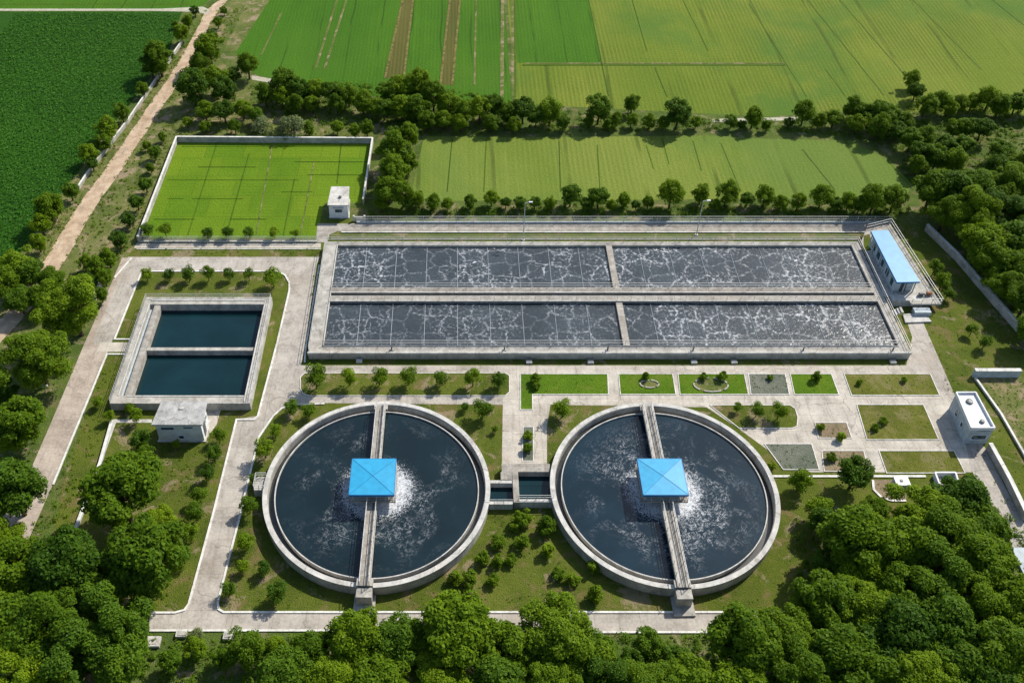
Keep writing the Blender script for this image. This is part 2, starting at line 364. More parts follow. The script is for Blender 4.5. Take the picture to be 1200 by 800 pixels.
# strips and green field north of the works
sheet('field_strip', P2([(290, 0), (262, 60), (285, 60), (316, 0)]) + [(G(316, 0).x - 14, YF), (G(290, 0).x - 14, YF)], .008, M['verge'], True)
gB = P2([(316, 0), (276, 62), (300, 88), (420, 112), (600, 122), (603, 0)])
sheet('green_field', [gB[0], gB[1], gB[2], gB[3], gB[4], (gB[4].x + .8, YF), (gB[0].x - 12, YF)], .012, M['fieldB'], True)
for a, b, c, d in (((472, 0), (484, 0), (473, 92), (451, 92)), ((527, 0), (539, 0), (530, 100), (516, 100))):
    q = P2([d, c, b, a]); sheet('brown_strip', [q[0], q[1], q[2], (q[2].x, YF), (q[3].x, YF), q[3]], .018, M['stubble'], True)
    for e, g in (((a[0], 0), d), ((b[0], 0), c)):
        p0, p1 = G(*e), G(*g)
        MB().prism([(p1.x - .25, p1.y), (p1.x + .25, p1.y), (p0.x + .25, p0.y), (p0.x - .25, p0.y)], .018, .10).build('field_bund', M['bund'], kind='structure')
for a, d, wd in (((330, 15), (306, 65), .22), ((395, 0), (370, 80), .25), ((406, 0), (380, 82), .25), ((589, 0), (588, 115), .4), ((558, 0), (556, 100), .2)):
    p0, p1 = G(*a), G(*d)
    MB().prism([(p1.x - wd, p1.y), (p1.x + wd, p1.y), (p0.x + wd, p0.y), (p0.x - wd, p0.y)], .014, .06).build('field_bund', M['verge'], kind='structure')
q0, q1 = G(603, 0), G(604, 122)
sheet('yellow_field', [(q1.x, q1.y), (G(900, 137).x, Yof(137)), (G(1000, 130).x, Yof(130)), (G(1250, 135).x, Yof(135)), (500, Yof(120)), (500, YF), (q0.x, YF)], .010, M['fieldC'], True)
sheet('green_field', [(G(606, 74).x, Yof(74)), (G(706, 74).x, Yof(74)), (G(690, 0).x, Yof(0)), (G(690, 0).x - 4, YF), (G(603, 0).x + .8, YF)], .015, M['fieldB'], True)
def furrow(a, b, wd, mat='leafdark', z=.05):
    p0, p1 = G(*a), G(*b)
    d = Vector((p1.x - p0.x, p1.y - p0.y)).normalized(); n = Vector((-d.y, d.x)) * wd
    MB().prism([(p0.x - n.x, p0.y - n.y), (p0.x + n.x, p0.y + n.y), (p1.x + n.x, p1.y + n.y), (p1.x - n.x, p1.y - n.y)], .012, z).build('field_furrow', M[mat], kind='structure')
furrow((603.5, -30), (604, 114), .22); furrow((600.5, -30), (601, 114), .3, 'verge')
furrow((612, 76.5), (920, 76.5), .28); furrow((616, 74.5), (920, 74.5), .22, 'verge')
for a, b in (((689, -4), (713, 113)), ((767, 79), (782, 114)), ((780, -40), (830, 60)), ((878, 5), (945, 113)), ((735, -20), (758, 60)), ((930, -20), (1036, 112)), ((975, -10), (1062, 90)),
             ((968, 82), (990, 112)), ((1060, -10), (1150, 82)), ((1150, -10), (1215, 42))):
    furrow(a, b, .09)
# meadow between the tree lines
mD = P2([(497, 160), (620, 161), (830, 159), (900, 163), (1000, 165), (1045, 190), (1068, 216), (1062, 232), (800, 234), (480, 236)])
sheet('meadow', mD, .012, M['fieldD'], True)
for a, b in (((757, 170), (766, 198)), ((776, 162), (784, 192)), ((812, 165), (822, 200)), ((845, 168), (868, 224)), ((655, 165), (657, 225)), ((700, 170), (703, 222)), ((570, 162), (567, 225)), ((530, 162), (524, 225)), ((940, 175), (978, 222)), ((1040, 188), (1070, 222))):
    furrow(a, b, .09)
sheet('farm_track', [(835, 139.5), (935, 137), (935, 141), (835, 143.5)], .018, M['canal'])
sheet('farm_track', [(295, 88.5), (322, 93), (322, 98), (295, 93.5)], .018, M['canal'])
sheet('farm_track', [(590, 240), (1055, 240), (1055, 242.5), (590, 242.5)], .014, M['verge'])

# dirt track up the left
def ribbon(name, pts, z, mat):
    rr = random.Random(3); q = []
    for i in range(len(pts) - 1):
        for k in range(6):
            u = k / 6; q.append(tuple(pts[i][j] * (1 - u) + pts[i + 1][j] * u for j in range(3)))
    q.append(pts[-1]); pts = [(x + rr.uniform(-.025, .025) * w_, y, w_ * rr.uniform(.95, 1.06)) for x, y, w_ in q]
    L = [(x - w_ / 2, y) for x, y, w_ in pts]; R_ = [(x + w_ / 2, y) for x, y, w_ in pts]
    return sheet(name, L + R_[::-1], z, mat)
sheet('verge', [(262, 0), (205, 70), (150, 135), (90, 205), (20, 300), (-40, 400), (-40, 480), (60, 400), (155, 300), (165, 280), (205, 165), (300, 155), (435, 163), (470, 150), (300, 120), (250, 60), (290, 0)], .006, M['verge'])
dirt = [(286, -40, 9), (262, 0, 10), (249, 12, 15), (241, 26, 12), (225, 58, 14), (205, 92, 16), (180, 128, 17), (155, 165, 18), (132, 200, 20), (108, 232, 21), (88, 264, 22), (70, 296, 24), (48, 330, 24), (18, 368, 26), (-30, 420, 28)]
ribbon('dirt_track', dirt, .02, M['dirt'])
sheet('dirt_track', [(176, 11), (238, 8), (246, 12), (244, 17), (225, 14), (176, 13)], .024, M['canal'])
# left perimeter road (old concrete, dusty)
sheet('perimeter_road', [(143, 302), (160, 302), (125, 415), (62, 567), (30, 640), (0, 700), (-60, 700), (-20, 640), (25, 575), (62, 490), (100, 400), (127, 340)], .02, M['oldroad'])
# site lawn under everything
site = [(150, 302), (163, 275), (372, 275), (375, 258), (1045, 258), (1130, 400), (1180, 560), (1195, 640), (1000, 716), (215, 716), (150, 716), (60, 640), (75, 560), (125, 415)]
sheet('lawn', site, .012, M['lawn'])
sheet('rough_grass', [(1085, 268), (1118, 300), (1190, 380), (1230, 430), (1230, 700), (1200, 650), (1128, 540), (1105, 460), (1068, 372), (1108, 360), (1046, 260)], .016, M['lawn'])
sheet('rough_grass', [(1145, 442), (1230, 440), (1230, 560), (1205, 540)], .02, M['verge'])

ring_road = [(150, 301), (375, 301), (371, 310), (357, 405), (353, 428), (600, 428), (600, 428), (1062, 428), (1069, 395), (1064, 380), (1082, 378), (1122, 470), (1152, 520), (1196, 605), (1240, 690), (1240, 740), (1195, 665), (1166, 615), (1140, 553),
             (935, 553), (865, 501), (830, 477), (645, 474), (641, 500), (641, 553), (588, 553), (590, 474), (380, 472), (345, 474), (330, 478), (320, 487), (303, 512), (282, 600), (255, 705), (256, 713), (262, 717), (1000, 716), (1000, 740), (175, 738), (175, 717), (205, 717), (216, 714), (221, 707),
             (250, 600), (277, 491), (302, 487), (325, 400), (339, 333), (336, 325), (325, 318), (166, 317), (125, 415), (108, 400), (125, 360)]
sheet('concrete_road', ring_road, .022, M['road'])
# paved plaza fields on top of the road
plz = [[(590, 429), (641, 429), (641, 553), (588, 553)], [(605, 429), (1064, 429), (1110, 463.5), (1122, 473), (1138, 553), (935, 553), (865, 501.5), (825, 475), (600, 473)]]
for p in plz: sheet('plaza', p, .03 if p is plz[1] else .026, M['plaza'])
sheet('pavement', [(378, 262), (1040, 262), (1043, 271), (395, 271), (386, 275), (384, 284), (370, 284), (372, 262)], .024, M['walk'])
sheet('footpath', [(160, 285), (376, 285), (376, 290.5), (157, 290.5)], .024, M['plaza'])
sheet('footpath', [(118, 401), (170, 401), (165, 412), (113, 412)], .03, M['plaza'])
sheet('footpath', [(132, 491), (178, 491), (178, 495), (136, 495), (119, 542), (115, 542)], .03, M['coping'])
sheet('footpath', [(243, 479), (259, 479), (254, 497), (240, 516)], .03, M['plaza'])

# kerbs ------------------------------------------------------------
def kerb(pts, closed=False, wd=.26, h=.15, z=.0, mat='kerb', px=True, name='kerb'):
    q = P2(pts, h) if px else [Vector(p) for p in pts]
    n = len(q); L = []; R_ = []
    for i in range(n):
        a = q[i - 1] if (i > 0 or closed) else None; b = q[(i + 1) % n] if (i < n - 1 or closed) else None
        ds = []
        if a is not None and (q[i] - a).length > 1e-6: ds.append((q[i] - a).normalized())
        if b is not None and (b - q[i]).length > 1e-6: ds.append((b - q[i]).normalized())
        d = sum(ds, Vector((0, 0))).normalized(); nn = Vector((-d.y, d.x)); k = 1 / max(.5, abs(nn.dot(Vector((-ds[0].y, ds[0].x)))))
        L.append(q[i] + nn * wd / 2 * k); R_.append(q[i] - nn * wd / 2 * k)
    m = MB()
    for i in range(n if closed else n - 1):
        j = (i + 1) % n
        m.prism([L[i], R_[i], R_[j], L[j]], z, h)
    return m.build(name, M[mat], kind='structure')
kerb([(166, 317.5), (325, 317.5), (334, 322), (339, 331), (339, 340), (325, 400), (302, 487), (298, 491), (277, 491), (250, 600), (221, 707), (216, 714), (205, 717), (150, 717)])
kerb([(1005, 716.5), (262, 716.5), (256, 713), (255, 705), (282, 600), (303, 512), (320, 487), (330, 478), (345, 473.5), (380, 472.5)])
kerb([(175, 738), (400, 738)]); kerb([(680, 740), (840, 740)])
kerb([(166, 317.5), (134, 397), (160, 397)]); kerb([(62, 567), (125, 414.5), (150, 414.5)])
kerb([(154, 302), (134, 325)]); 
kerb([(120, 325), (118, 345)], wd=.2)

# raised beds ------------------------------------------------------
def bed(pts, mat, h=.07, k=True):
    q = P2(pts, h)
    MB().prism(q, .0, h).build('planting_bed' if mat in ('gravel', 'soil') else 'lawn_bed', M[mat], kind='structure')
    if k: kerb(q, True, .11, h + .05, px=False)
bed([(357, 437), (592, 437), (597, 440), (597, 459), (592, 463.5), (362, 463.5), (355, 461), (352, 455), (352, 442)], 'lawn')
bed([(610, 438), (712, 438), (713, 462), (624, 462), (624, 480), (610, 480)], 'lawnbright')
bed([(725, 438), (788, 438), (792, 462), (727, 462)], 'lawnbright')
bed([(794.5, 438), (872, 438), (877, 462), (797, 462)], 'lawnbright')
bed([(877, 438), (920, 438), (925, 462), (880, 462)], 'gravel')
bed([(926, 438), (974, 438), (983, 462), (931, 462)], 'lawnbright')
bed([(989, 438), (1090, 438), (1101, 463), (998, 463)], 'lawnolive')
bed([(832, 474.5), (926, 474.5), (932, 479), (935, 489), (934, 499), (929, 501.5), (866, 501.5)], 'lawn')
bed([(955, 495), (992, 495), (998, 513), (959, 513)], 'soil')
bed([(1004, 474), (1082, 474), (1100, 515), (1016, 515)], 'lawnolive')
bed([(896, 520), (951, 520), (960, 550), (918, 550)], 'gravel')
bed([(963, 528), (1012, 528), (1018, 552), (966, 552)], 'soil')
bed([(1030, 528), (1118, 528), (1131, 554), (1039, 554)], 'lawnolive')
bed([(613, 500), (625, 500), (625, 540), (612, 540)], 'gravel', .05)
kerb([(905, 557.5), (1085, 557.5)], wd=.35)
kerb([(1023, 562), (1024, 573), (1034, 583), (1046, 586), (1062, 586)], wd=.3)
sheet('bare_soil', [(1024, 562), (1062, 562), (1062, 586), (1046, 586), (1034, 583), (1026, 575)], .024, M['soil'])
# ring of stones beds
def stone_ring(px, py, rx):
    c = G(px, py, .08); r = rx / scale_at(c)
    m = MB(); pts = [(c.x + r * math.cos(a / 24 * 2 * math.pi) , c.y + r * .55 * math.sin(a / 24 * 2 * math.pi)) for a in range(24)]
    for i in range(24):
        if i % 5: m.bar((*pts[i], .14), (*pts[(i + 1) % 24], .14), .2, .16)
    m.build('flower_bed_edging', M['wallc'], kind='structure')
    MB().sheet(pts, .085).build('bare_soil', M['verge'], kind='structure')
stone_ring(833, 451, 20); stone_ring(761, 450, 11)

# ---------------------------------------------------------------- railings
def rail(m, pts, h=1.0, step=2.0, t=.05, mid=True):
    pts = [Vector(p) for p in pts]
    for i in range(len(pts) - 1):
        a, b = pts[i], pts[i + 1]; L = (b - a).length; n = max(1, round(L / step))
        for k in range(n + (i == len(pts) - 2)):
            p = a.lerp(b, k / n); m.bar(p, p + Vector((0, 0, h)), t, t)
        for zz in ((h, h * .5) if mid else (h,)):
            u = Vector((0, 0, zz)); m.bar(a + u, b + u, t, t)
    return m

# ---------------------------------------------------------------- big aeration basin
ZB, ZW = 1.35, .95
bx0 = Xof(363, 400, ZB); bx1 = Xof(1067, 412, ZB); yb0, yb1 = Yof(413.5, ZB), Yof(283, ZB)
ix0 = Xof(379, 400, ZB); ix1 = Xof(1050.5, 400, ZB); iy0, iy1 = Yof(406, ZB), Yof(287.5, ZB)
sy0, sy1 = Yof(353, ZB), Yof(337, ZB)              # central spine
cx0, cx1 = Xof(712, 288, ZB), Xof(719, 288, ZB); cx0 = Xof(715.5, 320, ZB) ; cx1 = cx0 + 1.05
B0 = ((bx0 + bx1) / 2, (yb0 + yb1) / 2, 0)
T = thing('aeration_basin', B0, 'large rectangular concrete basin of dark foamy water split into four cells', 'treatment basin')
m = MB(); m.box(bx0, ix0, yb0, yb1, 0, ZB); m.box(ix1, bx1, yb0, yb1, 0, ZB); m.box(ix0, ix1, yb0, iy0, 0, ZB); m.box(ix0, ix1, iy1, yb1, 0, ZB)
m.build('outer_wall', M['wallc'], T, bevel=.03)
m = MB().box(ix0, ix1, iy0 - .001, iy0 + .12, ZB - .2, ZB + .16).box(ix0 - .001, ix0 + .14, iy0 + .12, iy1, ZB - .2, ZB + .16); m.box(bx0 - .08, bx1 + .08, yb0 - .1, yb0 + .14, ZB - .28, ZB + .12)
m.build('coping', M['coping'], T)
d1 = (sy1 - sy0)
m = MB().box(ix0 + .15, ix1, sy0, sy0 + d1 * .42, 0, ZB + .02).box(ix0 + .15, ix1, sy1 - d1 * .38, sy1, 0, ZB + .06).box(ix0 + .15, ix1, sy0 + d1 * .42, sy1 - d1 * .38, 0, ZB - .45)
m.build('central_walkway', M['walk'], T, bevel=.02)
m = MB().box(ix0 + .15, ix1, sy0 - .1, sy0 + .08, ZB + .02, ZB + .14).box(ix0 + .15, ix1, sy1 - d1 * .38 - .1, sy1 - d1 * .38 + .08, ZB + .06, ZB + .16)
m.build('walkway_edging', M['coping'], T)
for ya, yb in ((iy0 + .12, sy0 - .1), (sy1, iy1)):
    MB().box(cx0, cx1, ya, yb, 0, ZB - .02).build('dividing_wall', M['walk'], T, bevel=.02)
rl = MB(); z_ = ZB + .02
rail(rl, [(bx0 + .1, yb0 + .3, z_), (bx0 + .1, yb1 - .1, z_), (bx1 - .1, yb1 - .1, z_), (bx1 - .1, yb0 + .3, z_)], 1.0, 2.2, .05)
rl.build('outer_railing', M['metal'], T)
rail(MB(), [(ix0 + .2, iy0 + .3, z_), (ix1 - .1, iy0 + .3, z_)], 1.0, 2.2, .055).build('front_railing', M['metal'], T)
rail(MB(), [(ix0 + .2, sy1 + .0 - .08, z_ + .05), (ix1 - .1, sy1 - .08, z_ + .05)], 1.0, 2.2, .05).build('walkway_railing', M['metal'], T)
rail(MB(), [(ix0 + .2, sy0 + .15, z_), (ix1 - .1, sy0 + .15, z_)], 1.0, 2.2, .045).build('walkway_railing', M['metal'], T)
# air pipes across the cells
x = ix0 + 5.1; k = 0
while x < ix1 - 2:
    if abs(x - cx0) > 2:
        for ya, yb in ((iy0 + .13, sy0 - .11), (sy1 + .01, iy1 - .01)):
            MB().tube([(x, ya, ZW + .03), (x, yb, ZW + .03)], [.045, .045], 6).build('air_pipe', M['pipe'], T)
    x += 5.15; k += 1
MB().sheet([(ix0 + .14, iy0 + .12), (ix1, iy0 + .12), (ix1, iy1), (ix0 + .14, iy1)], ZW).build('water', M['w_aer'], kind='structure')
# valve stands on the front wall
def valve(px, py, lab, h=.9):
    p = G(px, py, ZB)
    o = thing('valve_stand', p, lab, 'valve', 'valve stands on the front wall of the aeration basin')
    MB().tube([p, p + Vector((0, 0, h * .6)), p + Vector((0, 0, h))], [.14, .1, .05], 8).build('stem', M['darkmetal'], o)
    MB().ring(p, .2, .27, h + ZB - .03, h + ZB + .03, 16).bar(p + Vector((-.22, 0, h)), p + Vector((.22, 0, h)), .04).build('handwheel', M['darkmetal'], o)
    MB().box(p.x - .3, p.x + .3, p.y - .22, p.y + .22, ZB + .001, ZB + .12).build('foot_plate', M['wallc'], o)
for i, (px, py) in enumerate(((459, 410), (591, 410), (712, 410.5), (812, 411), (941, 411), (1046, 411))):
    valve(px, py, 'dark valve stand on the front wall of the big basin, %s from the left' % ['first', 'second', 'third', 'fourth', 'fifth', 'last'][i])
# outlet boxes at the foot of the front wall
for i, (px, py) in enumerate(((421, 424), (620, 425), (692, 425), (813, 425), (860, 425), (1046, 425))):
    p = G(px, py)
    MB().box(p.x - .45, p.x + .45, p.y - .3, p.y + .3, 0, .35).box(p.x - .35, p.x + .35, p.y - .2, p.y + .2, .35, .4).build('drain_box', M['coping'], origin=p)
    tag(bpy.context.scene.objects[-1] if False else COL.objects[-1], 'small pale concrete drain box at the foot of the big basin, %s from the left' % ['first', 'second', 'third', 'fourth', 'fifth', 'last'][i], 'drain box', 'drain boxes below the big basin')

# lamp posts
def lamp(px, py, top_py, lab):
    p = G(px, py); s = scale_at(p); h = (py - top_py) / (s * .76)
    o = thing('lamp_post', p, lab, 'lamp post', 'lamp posts behind the big basin')
    MB().tube([p, p + Vector((0, 0, h * .5)), p + Vector((0, 0, h))], [.11, .08, .05], 8).build('pole', M['metal'], o)
    MB().bar(p + Vector((-.05, 0, h)), p + Vector((.9, 0, h + .15)), .07).build('arm', M['metal'], o)
    MB().box(p.x + .6, p.x + 1.25, p.y - .14, p.y + .14, h + .12, h + .22).build('lamp_head', M['white'], o)
    MB().box(p.x - .25, p.x + .25, p.y - .25, p.y + .25, 0, .25).build('base_block', M['coping'], o)
lamp(613, 282, 240, 'tall thin grey lamp post on the grass strip, nearer the middle of the basin')
lamp(816, 276, 238, 'tall thin grey lamp post standing behind the right half of the basin')

# ---------------------------------------------------------------- north fence, strips
def fence(name, p0, p1, h, lab, step=3.0, solid=0.0, mat='metal', wallmat='greyrender', t=.07, base=None):
    o = thing(name, p0, lab, 'fence')
    p0 = Vector(p0); p1 = Vector(p1); L = (p1 - p0).length; n = max(1, round(L / step))
    d = (p1 - p0).normalized()
    if solid:
        MB().bar(p0 + Vector((0, 0, solid / 2)), p1 + Vector((0, 0, solid / 2)), .2, solid).build('low_wall', M[wallmat], o)
    m_ = MB()
    for zz in (h, h * .66, h * .4): m_.bar(p0 + Vector((0, 0, zz)), p1 + Vector((0, 0, zz)), t * .8, t * .8)
    m_.build('rails', M[mat], o)
    for k in range(n + 1):
        q = p0.lerp(p1, k / n); MB().bar(q + Vector((0, 0, solid)), q + Vector((0, 0, h + .08)), t, t).build('post', M[mat], o)
    m_ = MB()
    for k in range(int(L / .45)):
        q = p0 + d * (k * .45 + .2); m_.bar(q + Vector((0, 0, solid + .03)), q + Vector((0, 0, h)), .025, .025)
    m_.build('mesh_bars', M[mat], o)
    return o
fence('boundary_fence', G(418, 261.5), G(1043, 261.5), 1.5, 'long grey railing fence on a low wall behind the big basin', 3, .35)
fence('boundary_fence', G(162, 284), G(372, 284), 1.3, 'pale railing fence along the near edge of the rice plots', 3, .3, wallmat='coping')
kerb([(400, 271.6), (1025, 271.6)], wd=.2, h=.2)
kerb([(388, 279.5), (1008, 279.5)], wd=.08, h=.1)
o = rail(MB(), [G(388, 280, 0), G(1008, 280, 0)], .8, 2.5, .04).build('low_railing', M['metal'], origin=G(388, 280, 0)); tag(o, 'low thin railing on the grass strip just behind the big basin', 'railing')
kerb([(374, 310), (366, 360), (358, 408), (357, 424)], wd=.25)
kerb([(160, 291.5), (376, 291.5)], wd=.15, h=.12)

# gate block beside the hut
p = G(420, 259); o = MB().box(p.x - .9, p.x - .6, p.y - .2, p.y + .2, 0, 1.2).box(p.x + 1.0, p.x + 1.3, p.y - .2, p.y + .2, 0, 1.2).box(p.x - .6, p.x + 1.0, p.y - .08, p.y + .08, .2, .9).build('gate', M['coping'], origin=p)
tag(o, 'small pale gate at the left end of the fence, right of the white hut', 'gate')

# ---------------------------------------------------------------- rice plots with perimeter wall
ry0, ry1 = Yof(279, 0), Yof(163, 0)
rq = P2([(166, 279), (210, 164.5), (435, 167), (427, 238), (380, 238), (371, 279)])
sheet('rice_plot', rq, .02, M['fieldE'], True)
def bund(a, b, wd=.17, mat='verge', h=.1):
    p0, p1 = G(*a), G(*b); d = Vector((p1.x - p0.x, p1.y - p0.y)).normalized(); n = Vector((-d.y, d.x)) * wd
    MB().prism([(p0.x - n.x, p0.y - n.y), (p0.x + n.x, p0.y + n.y), (p1.x + n.x, p1.y + n.y), (p1.x - n.x, p1.y - n.y)], .02, h).build('plot_bund', M[mat], kind='structure')
for a, b in (((255, 166), (220, 276)), ((292, 180), (265, 276)), ((320, 166), (300, 276)), ((345, 210), (332, 276)), ((368, 190), (352, 276)), ((400, 168), (395, 215)), ((213, 172), (430, 172)), ((196, 211), (350, 211)),
             ((232, 196), (300, 196)), ((225, 233), (285, 233)), ((196, 233), (215, 233)), ((270, 257), (312, 257)), ((345, 190), (432, 190)), ((330, 225), (366, 225)), ((180, 257), (228, 257)), ((360, 205), (430, 205))):
    bund(a, b, .1, ('leafdark', 'leafdark', 'verge')[int(a[0]) % 3], .06)
def wall_poly(name, pts, h, th, mat, lab, cat='wall', cap=None):
    o = thing(name, pts[0], lab, cat)
    m_ = MB(); c_ = MB()
    for i in range(len(pts) - 1):
        a, b = Vector(pts[i]), Vector(pts[i + 1]); d = (b - a).normalized()
        e = d * (th / 2 if i else 0)
        m_.bar(a + Vector((0, 0, h / 2)) - e * 0, b + Vector((0, 0, h / 2)) + d * (th / 2 if i < len(pts) - 2 else 0), th, h)
        c_.bar(a + Vector((0, 0, h + .045 + i * .003)), b + Vector((0, 0, h + .045 + i * .003)), th + .12, .085)
    m_.build('wall_face', M[mat], o); c_.build('capping', M[cap or 'kerb'], o)
    return o
wall_poly('boundary_wall', [G(163, 284), G(208, 166.5), G(437, 168), G(426, 240)], 1.25, .22, 'wallc', 'white capped grey wall around three sides of the rice plots', 'wall')
wall_poly('boundary_wall', [G(1084, 270), G(1120, 305), G(1160, 352), G(1215, 415)], 1.4, .35, 'wallc', 'long grey wall running diagonally below the dense trees at right', 'wall')
wall_poly('boundary_wall', [G(1139, 441), G(1193, 441)], 1.4, .5, 'greyrender', 'short blue grey wall running to the right edge above the bare soil', 'wall')
wall_poly('boundary_wall', [G(1142, 444), G(1172, 486), G(1203, 540)], .35, .18, 'coping', 'thin low pale wall slanting beside the bare soil at right', 'wall')
wall_poly('boundary_wall', [G(1157, 526), G(1180, 568), G(1200, 610)], 1.3, .45, 'wallc', 'thick grey wall slanting below the white flat roofed building', 'wall')
wall_poly('boundary_wall', [G(121, 332), G(112, 352)], 1.2, .2, 'coping', 'short pale wall piece beside the left road under small trees', 'wall')
wall_poly('boundary_wall', [G(214, 51), G(150, 145), G(104, 205), G(93, 222)], .8, .18, 'wallc', 'low grey wall between the dark crop field and the dirt track', 'wall')
wall_poly('boundary_wall', [G(132, 495), G(118, 545), G(92, 615), G(82, 640)], .5, .3, 'greyrender', 'low blue grey wall left of the big tree below the pond', 'wall')

# ---------------------------------------------------------------- square settling pond
ZP, ZPW = 1.5, .12
ox0, ox1 = Xof(130, 467, ZP), Xof(294, 467, ZP); oy0, oy1 = Yof(472.5, ZP), Yof(348, ZP)
px0, px1 = Xof(189, 362, ZPW + .6), Xof(287, 463, ZP); py0, py1 = Yof(463.5, ZP), Yof(356.5, ZP)
T = thing('settling_pond', ((ox0 + ox1) / 2, (oy0 + oy1) / 2, 0), 'square raised concrete pond of still dark blue water with a central divider', 'settling pond')
lx = px0 - .95                                     # channel on the left side
m = MB(); m.box(ox0, lx - .75, oy0, oy1, 0, ZP); m.box(px1, ox1, oy0, oy1, 0, ZP); m.box(lx - .75, px1, oy0, py0, 0, ZP); m.box(lx - .75, px1, py1, oy1, 0, ZP)
m.build('outer_wall', M['wallc'], T, bevel=.03)
MB().box(lx, px0, py0, py1, 0, ZP - .12).build('inner_wall', M['walk'], T)
MB().box(lx - .75, lx, py0, py1, 0, ZP - .75).build('channel', M['greyrender'], T)
dy = Yof(408.5, ZP - .3)
MB().box(px0, px1, dy - .33, dy + .33, 0, ZP - .35).build('divider', M['wallc'], T)
m = MB(); m.box(lx - .75, px1, oy1 - .9, oy1 - .62, ZP, ZP + .1); m.box(px1 - .001, px1 + .18, oy0 + .3, oy1 - .9, ZP, ZP + .12); m.box(lx - .9, lx - .75, py0, py1, ZP, ZP + .1); m.box(px0 - .5, px1, py0 - .2, py0, ZP, ZP + .08)
m.build('coping', M['coping'], T)
rail(MB(), [(ox0 + .1, oy0 + .1, ZP), (ox0 + .1, oy1 - .1, ZP), (ox1 - .1, oy1 - .1, ZP), (ox1 - .1, oy0 + .1, ZP)], .8, 2.0, .045).build('railing', M['metal'], T)
MB().sheet([(px0, py0), (px1, py0), (px1, py1), (px0, py1)], ZPW).build('water', M['w_pond'], kind='structure')

